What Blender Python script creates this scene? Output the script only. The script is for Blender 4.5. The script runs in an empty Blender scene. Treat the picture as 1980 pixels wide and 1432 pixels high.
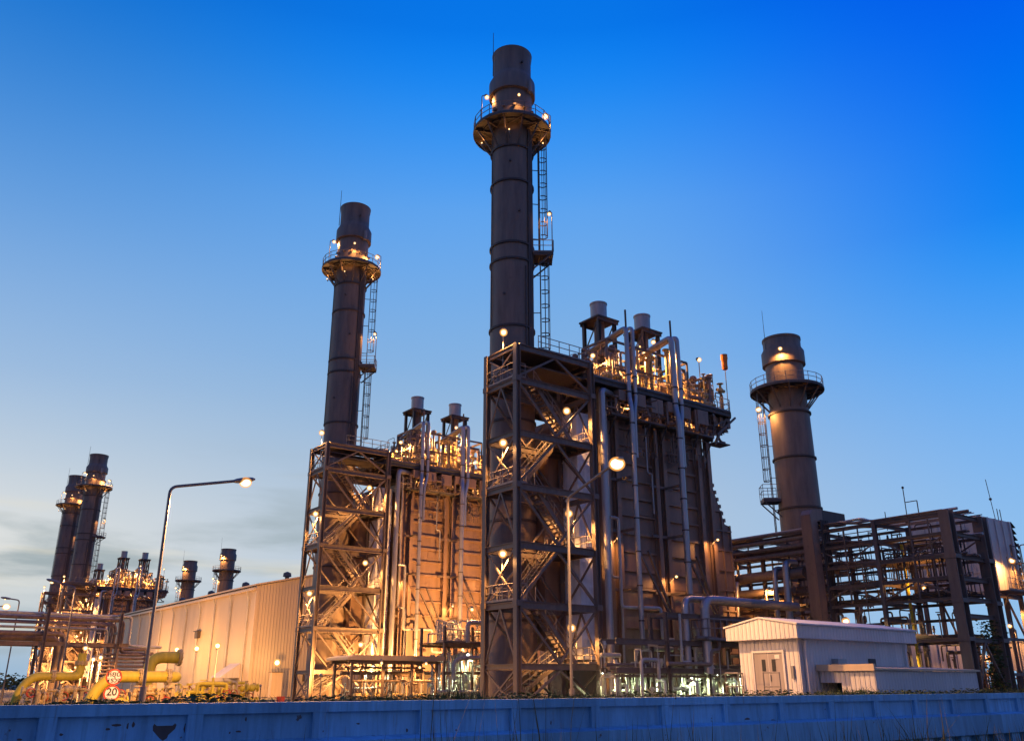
import bpy, math, random
from mathutils import Vector
R = math.radians
random.seed(7)
S = bpy.context.scene
COL = S.collection
PHI = math.atan2(.6, .8)                 # plant grid: a = right and away, b = left and away
ORG = (0.0, 70.0)                        # foot of the nearest tall stack


def L(a, b, z=0.0):
    return Vector((ORG[0] + .8*a - .6*b, ORG[1] + .6*a + .8*b, z))


# ------------------------------------------------------------------ materials
def new_mat(name):
    m = bpy.data.materials.new(name); m.use_nodes = True
    nt = m.node_tree; nt.nodes.clear()
    out = nt.nodes.new('ShaderNodeOutputMaterial')
    p = nt.nodes.new('ShaderNodeBsdfPrincipled')
    nt.links.new(p.outputs[0], out.inputs[0])
    return m, nt, p


def paint(name, col, rough=.6, metal=0., var=.25, scale=1.2, streak=True, bump=.0, bscale=8., rust=None, rustamt=.5):
    m, nt, p = new_mat(name)
    N = nt.nodes.new; K = nt.links.new
    tc = N('ShaderNodeTexCoord')
    mp = N('ShaderNodeMapping'); K(tc.outputs['Object'], mp.inputs[0])
    mp.inputs['Scale'].default_value = (scale, scale, scale*(.16 if streak else 1))
    n1 = N('ShaderNodeTexNoise'); n1.inputs['Scale'].default_value = 1.6; n1.inputs['Detail'].default_value = 8
    n1.inputs['Roughness'].default_value = .65
    K(mp.outputs[0], n1.inputs['Vector'])
    rp = N('ShaderNodeValToRGB')
    rp.color_ramp.elements[0].position = .3; rp.color_ramp.elements[1].position = .72
    c0 = [max(0, c*(1-var)) for c in col]; c1 = [min(1, c*(1+var)) for c in col]
    rp.color_ramp.elements[0].color = (*c0, 1); rp.color_ramp.elements[1].color = (*c1, 1)
    K(n1.outputs['Fac'], rp.inputs[0])
    last = rp.outputs[0]
    if rust:
        n2 = N('ShaderNodeTexNoise'); n2.inputs['Scale'].default_value = 1.1; n2.inputs['Detail'].default_value = 10
        n2.inputs['Roughness'].default_value = .7
        K(tc.outputs['Object'], n2.inputs['Vector'])
        r2 = N('ShaderNodeValToRGB'); r2.color_ramp.elements[0].position = 1-rustamt; r2.color_ramp.elements[1].position = 1-rustamt+.16
        K(n2.outputs['Fac'], r2.inputs[0])
        mx = N('ShaderNodeMix'); mx.data_type = 'RGBA'
        K(r2.outputs[0], mx.inputs[0]); K(last, mx.inputs[6]); mx.inputs[7].default_value = (*rust, 1)
        last = mx.outputs[2]
    K(last, p.inputs['Base Color'])
    rr = N('ShaderNodeMapRange'); rr.inputs[3].default_value = max(.05, rough-.12); rr.inputs[4].default_value = min(1, rough+.15)
    K(n1.outputs['Fac'], rr.inputs[0]); K(rr.outputs[0], p.inputs['Roughness'])
    p.inputs['Metallic'].default_value = metal
    if bump:
        nb = N('ShaderNodeTexNoise'); nb.inputs['Scale'].default_value = bscale; nb.inputs['Detail'].default_value = 6
        K(tc.outputs['Object'], nb.inputs['Vector'])
        b = N('ShaderNodeBump'); b.inputs['Strength'].default_value = bump; b.inputs['Distance'].default_value = .05
        K(nb.outputs['Fac'], b.inputs['Height']); K(b.outputs[0], p.inputs['Normal'])
    return m


def ribbed(name, col, pitch, rough=.5, var=.1, strength=.6, axis='XY'):
    """sheet cladding: vertical ribs by bump along the horizontal run, faint sheet-to-sheet tone changes"""
    m, nt, p = new_mat(name)
    N = nt.nodes.new; K = nt.links.new
    tc = N('ShaderNodeTexCoord'); sp = N('ShaderNodeSeparateXYZ'); K(tc.outputs['Object'], sp.inputs[0])
    ad = N('ShaderNodeMath'); ad.operation = 'ADD'; K(sp.outputs[0], ad.inputs[0]); K(sp.outputs[1], ad.inputs[1])
    ml = N('ShaderNodeMath'); ml.operation = 'MULTIPLY'; ml.inputs[1].default_value = 1/pitch; K(ad.outputs[0], ml.inputs[0])
    fr = N('ShaderNodeMath'); fr.operation = 'FRACT'; K(ml.outputs[0], fr.inputs[0])
    rp = N('ShaderNodeValToRGB'); e = rp.color_ramp.elements
    e[0].position = 0; e[0].color = (1, 1, 1, 1); e[1].position = .22; e[1].color = (1, 1, 1, 1)
    q = e.new(.32); q.color = (0, 0, 0, 1); q = e.new(.9); q.color = (0, 0, 0, 1); q = e.new(1.); q.color = (1, 1, 1, 1)
    K(fr.outputs[0], rp.inputs[0])
    b = N('ShaderNodeBump'); b.inputs['Strength'].default_value = strength; b.inputs['Distance'].default_value = .06
    K(rp.outputs[0], b.inputs['Height']); K(b.outputs[0], p.inputs['Normal'])
    m3 = N('ShaderNodeMath'); m3.operation = 'MULTIPLY'; m3.inputs[1].default_value = 1/(pitch*3); K(ad.outputs[0], m3.inputs[0])
    fl = N('ShaderNodeMath'); fl.operation = 'FLOOR'; K(m3.outputs[0], fl.inputs[0])
    wn = N('ShaderNodeTexWhiteNoise'); wn.noise_dimensions = '1D'; K(fl.outputs[0], wn.inputs['W'])
    n1 = N('ShaderNodeTexNoise'); n1.inputs['Scale'].default_value = .5; n1.inputs['Detail'].default_value = 8
    mp = N('ShaderNodeMapping'); mp.inputs['Scale'].default_value = (1, 1, .12); K(tc.outputs['Object'], mp.inputs[0]); K(mp.outputs[0], n1.inputs['Vector'])
    av = N('ShaderNodeMath'); av.operation = 'ADD'; K(wn.outputs['Value'], av.inputs[0]); K(n1.outputs['Fac'], av.inputs[1])
    hv = N('ShaderNodeMath'); hv.operation = 'MULTIPLY'; hv.inputs[1].default_value = .5; K(av.outputs[0], hv.inputs[0])
    r2 = N('ShaderNodeValToRGB')
    r2.color_ramp.elements[0].color = (*[c*(1-var) for c in col], 1); r2.color_ramp.elements[1].color = (*[min(1, c*(1+var)) for c in col], 1)
    K(hv.outputs[0], r2.inputs[0]); K(r2.outputs[0], p.inputs['Base Color'])
    p.inputs['Roughness'].default_value = rough
    return m


def glow(name, col, strength):
    m = bpy.data.materials.new(name); m.use_nodes = True
    nt = m.node_tree; nt.nodes.clear()
    out = nt.nodes.new('ShaderNodeOutputMaterial'); e = nt.nodes.new('ShaderNodeEmission')
    e.inputs[0].default_value = (*col, 1); e.inputs[1].default_value = strength
    nt.links.new(e.outputs[0], out.inputs[0])
    m.cycles.emission_sampling = 'NONE'
    return m


M = {}
M['stack'] = paint('stack_paint', (.21, .15, .112), .58, var=.3, scale=.9, bump=.08, bscale=3, rust=(.14, .095, .068), rustamt=.40)
M['band'] = paint('band_paint', (.075, .055, .042), .6)
M['steel'] = paint('structural_steel', (.17, .125, .10), .55, var=.25, scale=1.5, rust=(.10, .045, .022), rustamt=.36)
M['steel_dark'] = paint('dark_steel', (.085, .066, .055), .6, var=.3)
M['casing'] = paint('casing_paint', (.29, .185, .13), .55, var=.3, scale=.6, bump=.06, bscale=2, rust=(.16, .10, .07), rustamt=.42)
M['silver'] = paint('aluminium_cladding', (.40, .38, .38), .36, metal=.6, var=.16, scale=2, bump=.12, bscale=5)
M['silver_pale'] = paint('pale_quilted_cladding', (.80, .80, .84), .4, metal=.2, var=.2, scale=2, bump=.15, bscale=4)
M['silver_dull'] = paint('dull_cladding', (.42, .40, .39), .45, metal=.35, var=.25, scale=1.5, bump=.1, bscale=4)
M['pipe_brown'] = paint('brown_pipe', (.22, .155, .115), .5, var=.3, scale=2)
M['pipe_pale'] = paint('pale_pipe', (.5, .48, .42), .5, var=.25, scale=3)
M['grating'] = paint('walkway_grating', (.10, .088, .08), .7, var=.3, scale=3)
M['rail'] = paint('hand_rail', (.24, .21, .19), .5, var=.25, scale=3)
M['lamp'] = paint('lamp_housing', (.25, .24, .23), .45, var=.2)
M['pole'] = paint('lamp_pole', (.18, .16, .15), .45, metal=.2, var=.2, scale=1, rust=(.2, .12, .07), rustamt=.34)
M['beige'] = ribbed('beige_cladding', (.60, .47, .30), .45, .55, .11, 1.0)
M['trim'] = paint('beige_trim', (.62, .48, .31), .5, var=.12)
M['white_rib'] = ribbed('white_cladding', (.70, .66, .62), .22, .55, .17, .9)
M['white'] = paint('white_paint', (.64, .61, .58), .55, var=.16, scale=1.5, rust=(.45, .38, .32), rustamt=.36)
M['door'] = paint('door_paint', (.33, .29, .27), .45, var=.15, scale=2)
M['black'] = paint('black_void', (.012, .012, .014), .4)
M['yellow'] = paint('yellow_gas_pipe', (.66, .52, .045), .55, var=.2, scale=2, bump=.06, rust=(.34, .22, .06), rustamt=.38)
M['valve'] = paint('cast_valve', (.56, .41, .17), .5, var=.4, scale=4, streak=False)
M['red'] = paint('red_paint', (.55, .07, .03), .45, var=.15)
M['orange'] = paint('windsock_cloth', (.95, .22, .03), .8, var=.15, scale=6)
M['concrete'] = paint('concrete', (.34, .31, .28), .85, var=.25, scale=2, streak=False, bump=.2, bscale=12)
M['louvre'] = paint('filter_house_panel', (.62, .56, .53), .5, metal=.25, var=.2, scale=1)
M['teal'] = paint('pump_green', (.05, .16, .12), .5, var=.3)
M['soil'] = paint('soil', (.10, .08, .055), .95, var=.4, scale=1, streak=False, bump=.4, bscale=9)
M['foliage'] = paint('foliage', (.06, .085, .022), .8, var=.6, scale=.8, streak=False)
M['dry'] = paint('dry_grass', (.12, .12, .045), .85, var=.5, scale=2, streak=False)
M['bark'] = paint('bark', (.07, .05, .035), .9, var=.3)
M['sodium'] = glow('sodium_bulb', (1, .66, .30), 5)
M['hot'] = glow('bright_sodium_bulb', (1, .70, .36), 6)
M['whitebulb'] = glow('white_bulb', (.95, 1, .80), 9)
M['signface'] = paint('sign_face', (.72, .68, .62), .4, var=.05)
M['ink'] = paint('sign_ink', (.02, .02, .02), .5)


def halo_mat():  # see-through emissive shell standing in for the amber glow around a bulb
    m = bpy.data.materials.new('amber_halo_shell'); m.use_nodes = True
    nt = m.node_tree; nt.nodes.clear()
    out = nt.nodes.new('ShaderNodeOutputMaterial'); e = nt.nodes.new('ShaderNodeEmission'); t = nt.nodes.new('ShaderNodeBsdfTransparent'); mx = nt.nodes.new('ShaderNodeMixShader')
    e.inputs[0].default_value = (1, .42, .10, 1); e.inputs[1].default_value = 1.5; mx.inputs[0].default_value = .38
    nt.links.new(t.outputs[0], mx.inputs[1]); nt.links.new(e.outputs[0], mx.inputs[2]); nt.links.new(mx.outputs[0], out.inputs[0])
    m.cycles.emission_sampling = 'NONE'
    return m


M['halo'] = halo_mat()


def ground_mat():
    m, nt, p = new_mat('yard_ground')
    N = nt.nodes.new; K = nt.links.new
    tc = N('ShaderNodeTexCoord')
    n1 = N('ShaderNodeTexNoise'); n1.inputs['Scale'].default_value = .12; n1.inputs['Detail'].default_value = 10; K(tc.outputs['Object'], n1.inputs['Vector'])
    n2 = N('ShaderNodeTexVoronoi'); n2.inputs['Scale'].default_value = 9; K(tc.outputs['Object'], n2.inputs['Vector'])
    rp = N('ShaderNodeValToRGB'); rp.color_ramp.elements[0].color = (.055, .06, .022, 1); rp.color_ramp.elements[1].color = (.24, .20, .15, 1)
    rp.color_ramp.elements[0].position = .4; rp.color_ramp.elements[1].position = .58
    K(n1.outputs['Fac'], rp.inputs[0])
    mx = N('ShaderNodeMix'); mx.data_type = 'RGBA'; mx.blend_type = 'MULTIPLY'; mx.inputs[0].default_value = .6
    K(rp.outputs[0], mx.inputs[6]); K(n2.outputs['Distance'], mx.inputs[7]); K(mx.outputs[2], p.inputs['Base Color'])
    p.inputs['Roughness'].default_value = .9
    b = N('ShaderNodeBump'); b.inputs['Strength'].default_value = .4; b.inputs['Distance'].default_value = .05
    K(n2.outputs['Distance'], b.inputs['Height']); K(b.outputs[0], p.inputs['Normal'])
    return m


M['ground'] = ground_mat()


def wall_mat():
    m, nt, p = new_mat('sky_tinted_precast')
    N = nt.nodes.new; K = nt.links.new
    tc = N('ShaderNodeTexCoord')
    mp = N('ShaderNodeMapping'); mp.inputs['Scale'].default_value = (1.2, 1.2, .22); K(tc.outputs['Object'], mp.inputs[0])
    n1 = N('ShaderNodeTexNoise'); n1.inputs['Scale'].default_value = 2.2; n1.inputs['Detail'].default_value = 10; n1.inputs['Roughness'].default_value = .7
    K(mp.outputs[0], n1.inputs['Vector'])
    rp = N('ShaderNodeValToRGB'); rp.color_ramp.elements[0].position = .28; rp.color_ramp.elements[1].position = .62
    rp.color_ramp.elements[0].color = (.14, .34, .50, 1); rp.color_ramp.elements[1].color = (.22, .54, .76, 1)  # blue of the sky light is put into the white wall's base colour
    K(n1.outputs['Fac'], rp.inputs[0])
    n2 = N('ShaderNodeTexNoise'); n2.inputs['Scale'].default_value = 3.3; n2.inputs['Detail'].default_value = 12; n2.inputs['Roughness'].default_value = .6
    K(tc.outputs['Object'], n2.inputs['Vector'])
    r2 = N('ShaderNodeValToRGB'); r2.color_ramp.elements[0].position = .67; r2.color_ramp.elements[1].position = .70
    K(n2.outputs['Fac'], r2.inputs[0])
    mx = N('ShaderNodeMix'); mx.data_type = 'RGBA'; K(r2.outputs[0], mx.inputs[0]); K(rp.outputs[0], mx.inputs[6]); mx.inputs[7].default_value = (.12, .12, .12, 1)
    mp4 = N('ShaderNodeMapping'); mp4.inputs['Scale'].default_value = (7, 7, .5); K(tc.outputs['Object'], mp4.inputs[0])
    n4 = N('ShaderNodeTexNoise'); n4.inputs['Scale'].default_value = 1.3; n4.inputs['Detail'].default_value = 6; K(mp4.outputs[0], n4.inputs['Vector'])
    r4 = N('ShaderNodeMapRange'); r4.inputs[1].default_value = .52; r4.inputs[2].default_value = .75; r4.inputs[3].default_value = 1.; r4.inputs[4].default_value = .74
    K(n4.outputs['Fac'], r4.inputs[0])
    sx = N('ShaderNodeSeparateXYZ'); K(tc.outputs['Object'], sx.inputs[0])
    pa = N('ShaderNodeMath'); pa.operation = 'MULTIPLY_ADD'; pa.inputs[1].default_value = 1/2.555; pa.inputs[2].default_value = 38.66/2.555; K(sx.outputs[0], pa.inputs[0])
    pf = N('ShaderNodeMath'); pf.operation = 'FLOOR'; K(pa.outputs[0], pf.inputs[0])
    wn = N('ShaderNodeTexWhiteNoise'); wn.noise_dimensions = '1D'; K(pf.outputs[0], wn.inputs['W'])
    pr = N('ShaderNodeMapRange'); pr.inputs[3].default_value = .8; pr.inputs[4].default_value = 1.1; K(wn.outputs['Value'], pr.inputs[0])
    mm = N('ShaderNodeMath'); mm.operation = 'MULTIPLY'; K(r4.outputs[0], mm.inputs[0]); K(pr.outputs[0], mm.inputs[1])
    mp5 = N('ShaderNodeMapping'); mp5.inputs['Scale'].default_value = (3.1, 3.1, .3); mp5.inputs['Location'].default_value = (4, 2, 0); K(tc.outputs['Object'], mp5.inputs[0])
    n5 = N('ShaderNodeTexNoise'); n5.inputs['Scale'].default_value = 1.9; n5.inputs['Detail'].default_value = 9; n5.inputs['Roughness'].default_value = .7; K(mp5.outputs[0], n5.inputs['Vector'])
    r5 = N('ShaderNodeMapRange'); r5.inputs[1].default_value = .60; r5.inputs[2].default_value = .72; r5.inputs[4].default_value = .8; K(n5.outputs['Fac'], r5.inputs[0])
    m5 = N('ShaderNodeMix'); m5.data_type = 'RGBA'; K(r5.outputs[0], m5.inputs[0]); K(mx.outputs[2], m5.inputs[6]); m5.inputs[7].default_value = (.16, .22, .26, 1)
    vm = N('ShaderNodeVectorMath'); vm.operation = 'SCALE'; K(m5.outputs[2], vm.inputs[0]); K(mm.outputs[0], vm.inputs['Scale'])
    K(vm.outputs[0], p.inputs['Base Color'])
    p.inputs['Roughness'].default_value = .62
    b = N('ShaderNodeBump'); b.inputs['Strength'].default_value = .25; b.inputs['Distance'].default_value = .02
    n3 = N('ShaderNodeTexNoise'); n3.inputs['Scale'].default_value = 6; n3.inputs['Detail'].default_value = 8; K(tc.outputs['Object'], n3.inputs['Vector'])
    K(n3.outputs['Fac'], b.inputs['Height']); K(b.outputs[0], p.inputs['Normal'])
    return m


M['precast'] = wall_mat()


# ------------------------------------------------------------------ mesh builder (plant frame)
def V(*a):
    return Vector(a)


def frame_of(d, up=None):
    d = d.normalized()
    u = Vector(up) if up is not None else Vector((0, 0, 1))
    if abs(d.dot(u)) > .98:
        u = Vector((1, 0, 0)) if abs(d.x) < .9 else Vector((0, 1, 0))
    s = d.cross(u).normalized()
    return s, s.cross(d).normalized()


class MB:
    def __init__(self):
        self.v = []; self.f = []

    def add(self, vs, fs):
        o = len(self.v)
        self.v += [tuple(x) for x in vs]
        self.f += [tuple(i+o for i in f) for f in fs]
        return self

    def box(self, x0, x1, y0, y1, z0, z1):
        vs = [(x, y, z) for z in (z0, z1) for y in (y0, y1) for x in (x0, x1)]
        return self.add(vs, [(0, 2, 3, 1), (4, 5, 7, 6), (0, 1, 5, 4), (2, 6, 7, 3), (0, 4, 6, 2), (1, 3, 7, 5)])

    def beam(self, p, q, w, h=None, up=None):
        p = Vector(p); q = Vector(q); h = h or w
        s, u = frame_of(q-p, up)
        s = s*w/2; u = u*h/2
        vs = [c+i*s+j*u for c in (p, q) for j in (-1, 1) for i in (-1, 1)]
        return self.add(vs, [(0, 1, 3, 2), (4, 6, 7, 5), (0, 4, 5, 1), (2, 3, 7, 6), (0, 2, 6, 4), (1, 5, 7, 3)])

    def hbeam(self, p, q, w, h=None, up=None, t=.045):
        p = Vector(p); q = Vector(q); h = h or w
        s, u = frame_of(q-p, up)
        self.beam(p+u*(h/2-t/2), q+u*(h/2-t/2), w, t, up)
        self.beam(p-u*(h/2-t/2), q-u*(h/2-t/2), w, t, up)
        self.beam(p, q, t*.8, h-2*t, up)
        return self

    def tube(self, p, q, r, n=8, r2=None, caps=True):
        p = Vector(p); q = Vector(q); r2 = r if r2 is None else r2
        s, u = frame_of(q-p)
        vs = []
        for c, rr in ((p, r), (q, r2)):
            for i in range(n):
                a = 2*math.pi*i/n
                vs.append(c + s*math.cos(a)*rr + u*math.sin(a)*rr)
        fs = [(i, (i+1) % n, n+(i+1) % n, n+i) for i in range(n)]
        if caps:
            fs += [tuple(range(n-1, -1, -1)), tuple(range(n, 2*n))]
        return self.add(vs, fs)

    def pipe(self, pts, r, n=8, bend=None, seg=4):
        pts = [Vector(p) for p in pts]
        bend = bend if bend is not None else r*2.2
        path = [pts[0]]
        for i in range(1, len(pts)-1):
            a, c, b = pts[i-1], pts[i], pts[i+1]
            d0 = (a-c); d1 = (b-c)
            k = min(bend, d0.length*.48, d1.length*.48)
            p0 = c + d0.normalized()*k; p1 = c + d1.normalized()*k
            for j in range(seg+1):
                t = j/seg
                path.append((1-t)**2*p0 + 2*t*(1-t)*c + t*t*p1)
        path.append(pts[-1])
        rings = []
        s = None
        for i, c in enumerate(path):
            if i == 0: d = path[1]-c
            elif i == len(path)-1: d = c-path[i-1]
            else: d = (path[i+1]-c).normalized() + (c-path[i-1]).normalized()
            if d.length < 1e-6: d = Vector((0, 0, 1))
            d = d.normalized()
            if s is None:
                s, u = frame_of(d)
            else:
                s = (s - d*s.dot(d)).normalized(); u = s.cross(d).normalized()
            rings.append([c + s*math.cos(2*math.pi*k/n)*r + u*math.sin(2*math.pi*k/n)*r for k in range(n)])
        vs = [x for rg in rings for x in rg]
        fs = []
        for i in range(len(rings)-1):
            for k in range(n):
                fs.append((i*n+k, i*n+(k+1) % n, (i+1)*n+(k+1) % n, (i+1)*n+k))
        fs += [tuple(range(n-1, -1, -1)), tuple(range((len(rings)-1)*n, len(rings)*n))]
        return self.add(vs, fs)

    def lathe(self, c, prof, n=24, cap=False, a0=0., a1=2*math.pi):
        full = abs(a1-a0) > 6.28
        m = n if full else n+1
        vs = []
        for r, z in prof:
            for i in range(m):
                a = a0 + (a1-a0)*i/n
                vs.append((c[0]+r*math.cos(a), c[1]+r*math.sin(a), c[2]+z))
        fs = []
        for j in range(len(prof)-1):
            for i in range(n):
                k = (i+1) % m if full else i+1
                fs.append((j*m+i, j*m+k, (j+1)*m+k, (j+1)*m+i))
        if cap and full:
            fs.append(tuple(range(m-1, -1, -1))); fs.append(tuple((len(prof)-1)*m+i for i in range(m)))
        return self.add(vs, fs)

    def ring(self, c, r0, r1, z0, z1, n=28, a0=0., a1=2*math.pi):
        prof = [(r0, z0), (r1, z0), (r1, z1), (r0, z1), (r0, z0)]
        return self.lathe(c, prof, n, False, a0, a1)

    def prism(self, poly, y0, y1, axis='y'):
        """poly: list of (x, z) extruded along y (or (y, z) extruded along x)"""
        n = len(poly)
        if axis == 'y':
            vs = [(x, y0, z) for x, z in poly] + [(x, y1, z) for x, z in poly]
        elif axis == 'x':
            vs = [(y0, x, z) for x, z in poly] + [(y1, x, z) for x, z in poly]
        else:
            vs = [(x, z, y0) for x, z in poly] + [(x, z, y1) for x, z in poly]
        fs = [tuple(range(n)), tuple(range(2*n-1, n-1, -1))] + [(i, n+i, n+(i+1) % n, (i+1) % n) for i in range(n)]
        return self.add(vs, fs)

    def rails(self, pts, h=1.1, r=.032, gap=1.5, closed=False, toe=True):
        P = [Vector(p) for p in pts]
        if closed: P.append(P[0])
        for a, b in zip(P[:-1], P[1:]):
            ln = (b-a).length
            for k in (h, h*.55):
                self.tube(a+V(0, 0, k), b+V(0, 0, k), r, 5, caps=False)
            if toe:
                self.beam(a+V(0, 0, .07), b+V(0, 0, .07), .02, .14)
            m = max(1, int(round(ln/gap)))
            for i in range(m+1):
                q = a.lerp(b, i/m)
                self.tube(q, q+V(0, 0, h), r, 5, caps=False)
        return self

    def ball(self, c, r, n=10, sz=1.):
        prof = []
        for j in range(n//2+1):
            t = -math.pi/2 + math.pi*j/(n//2)
            prof.append((max(.002, r*math.cos(t)), r*sz*math.sin(t)))
        return self.lathe(c, prof, n)

    def build(self, name, mat, parent=None, smooth=True, label=None, kind=None, base=None):
        me = bpy.data.meshes.new(name)
        if base is None:
            base = BASE_OF(parent) if parent is not None else (0, 0, 0)
        base = Vector(base)
        me.from_pydata([(x-base.x, y-base.y, z-base.z) for x, y, z in self.v], [], self.f)
        me.materials.append(M[mat] if isinstance(mat, str) else mat)
        if smooth:
            me.polygons.foreach_set('use_smooth', [True]*len(me.polygons))
            me.set_sharp_from_angle(angle=R(38))
        me.update()
        o = bpy.data.objects.new(name, me); COL.objects.link(o)
        if parent is not None:
            o.parent = parent; _base[o.name] = base
        if label: o['label'] = label
        if kind: o['kind'] = kind
        return o


_base = {}


def BASE_OF(o):
    return _base.get(o.name, Vector((0, 0, 0)))


def thing(name, label, cat, base=(0, 0, 0), group=None):
    o = bpy.data.objects.new(name, None); COL.objects.link(o)
    o.empty_display_size = .5
    o.location = L(*base); o.rotation_euler = (0, 0, PHI)
    o['label'] = label; o['category'] = cat
    if group: o['group'] = group
    _base[o.name] = Vector(base)
    return o


def solo(mb, name, mat, label, cat, base, group=None, kind=None, smooth=True):
    """a thing that is one mesh"""
    o = mb.build(name, mat, None, smooth, base=base)
    o.location = L(*base); o.rotation_euler = (0, 0, PHI)
    if kind: o['kind'] = kind
    o['label'] = label
    if cat: o['category'] = cat
    if group: o['group'] = group
    _base[o.name] = Vector(base)
    return o


def copy_tree(o, da=0, db=0, label=None, parent=None, gain=1.):
    c = o.copy(); COL.objects.link(c)
    if o.type == 'LIGHT' and gain != 1:
        c.data = o.data.copy(); c.data.energy *= gain
    if parent is not None: c.parent = parent
    else:
        d = L(da, db)-L(0, 0); c.location = o.location + Vector((d.x, d.y, 0))
        if label: c['label'] = label
    for ch in list(o.children):
        copy_tree(ch, parent=c, gain=gain)
    return c


PW = 5.0                                  # one dial for all the sodium lamps


def light(parent, pos, power, col=(1, .50, .16), rad=.18, aim=(0, 0, -1), wide=168):
    ld = bpy.data.lights.new('lamp_light', 'SPOT')
    ld.energy = power*PW; ld.color = col; ld.shadow_soft_size = rad
    ld.spot_size = R(wide); ld.spot_blend = .35
    o = bpy.data.objects.new('lamp_light', ld); COL.objects.link(o)
    o.parent = parent
    o.location = Vector(pos) - BASE_OF(parent)
    o.rotation_euler = Vector(aim).to_track_quat('-Z', 'Y').to_euler()
    return o


SOD = (1, .45, .125)


def floodlight(parent, foot, head, aim=(0, 0, -1), power=500, r=.19, bulb='sodium', col=SOD, name='floodlight', pr=.045):
    """a lamp on a pole from foot to head: pole + hood, bulb, and the light it gives"""
    foot = Vector(foot); head = Vector(head); aim = Vector(aim).normalized()
    mb = MB()
    if abs(foot.x-head.x)+abs(foot.y-head.y) > .05 and head.z - foot.z > .5:
        mb.pipe([foot, (foot.x, foot.y, head.z+.12), (head.x, head.y, head.z+.14)], pr, 6, .25)
    else:
        mb.tube(foot, head-aim*.1, pr, 6)
    c = head - aim*.06
    s, u = frame_of(aim)
    mb.tube(c-aim*.2, c+aim*.02, r*.65, 10, r*1.15)
    f = mb.build(name, 'lamp', parent)
    MB().ball(head+aim*(.06), r*.78, 14).build('lamp_bulb', bulb, f)
    if bulb != 'whitebulb':
        MB().ball(head+aim*(.06), r*1.25, 18).build('lamp_halo', 'halo', f)
    light(f, head+aim*(.06+r*1.8), power, col, .12, aim)
    return f


# ================================================================== the exhaust stacks
def xdir(th):
    """plant-frame unit vector for a compass angle measured from world +X"""
    return Vector((math.cos(th-PHI), math.sin(th-PHI), 0))


def ladder(st, c, th, rad, z0, z1, cage0):
    d = xdir(th); s = Vector((-d.y, d.x, 0)); c = Vector((c[0], c[1], 0))
    mb = MB(); p = c+d*rad
    for k in (-.24, .24):
        mb.beam(p+s*k+V(0, 0, z0), p+s*k+V(0, 0, z1), .07, .07)
    z = z0+.3
    while z < z1:
        mb.tube(p-s*.24+V(0, 0, z), p+s*.24+V(0, 0, z), .025, 5, caps=False); z += .55
    z = z0+2
    while z < z1:
        mb.beam(c+d*(rad-.62)+V(0, 0, z), p+V(0, 0, z), .06, .06); z += 3.6
    lad = mb.build('ladder', 'steel_dark', st)
    cg = MB(); q = p+d*.36
    z = cage0
    while z < z1:
        pts = [q+V(0, 0, z)+(d*math.cos(t)+s*math.sin(t))*.42 for t in [R(a) for a in (-130, -85, -40, 0, 40, 85, 130)]]
        for a, b in zip(pts[:-1], pts[1:]):
            cg.beam(a, b, .03, .09)
        z += 1.35
    for a in (-85, -40, 0, 40, 85):
        t = R(a); o = (d*math.cos(t)+s*math.sin(t))*.42
        cg.beam(q+o+V(0, 0, cage0), q+o+V(0, 0, z1), .03, .05)
    cg.build('ladder_cage', 'steel_dark', lad)


def gallery(st, c, z, r0, r1, gap=None):
    x, y = c[0], c[1]
    n = 32
    mb = MB()
    mb.ring((x, y, 0), r0+.03, r1, z, z+.07, n)
    mb.ring((x, y, 0), r1-.06, r1+.03, z-.17, z+.10, n)
    mb.ring((x, y, 0), (r0+r1)/2-.06, (r0+r1)/2+.06, z-.2, z-.004, n)
    dk = mb.build('gallery_deck', 'grating', st)
    for k in range(12):
        a = 2*math.pi*(k+.35)/12
        d = Vector((math.cos(a), math.sin(a), 0)); o = V(x, y, 0)
        br = MB()
        br.beam(o+d*(r0-.05)+V(0, 0, z-.14), o+d*(r1-.07)+V(0, 0, z-.14), .09, .26)
        br.beam(o+d*(r0-.02)+V(0, 0, z-2.3), o+d*(r1-.35)+V(0, 0, z-.28), .11, .14)
        a2 = 2*math.pi*(k+1.35)/12; d2 = Vector((math.cos(a2), math.sin(a2), 0))
        br.beam(o+d*(r0+.1)+V(0, 0, z-.23), o+d2*(r1-.2)+V(0, 0, z-.23), .07, .07)
        br.build('bracket', 'steel', dk)
    rl = MB()
    pts = [V(x+(r1-.05)*math.cos(2*math.pi*i/20), y+(r1-.05)*math.sin(2*math.pi*i/20), z+.07) for i in range(20)]
    rl.rails(pts, 1.15, .035, 1.3, closed=True)
    rl.build('railing', 'rail', dk)
    return dk


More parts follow.
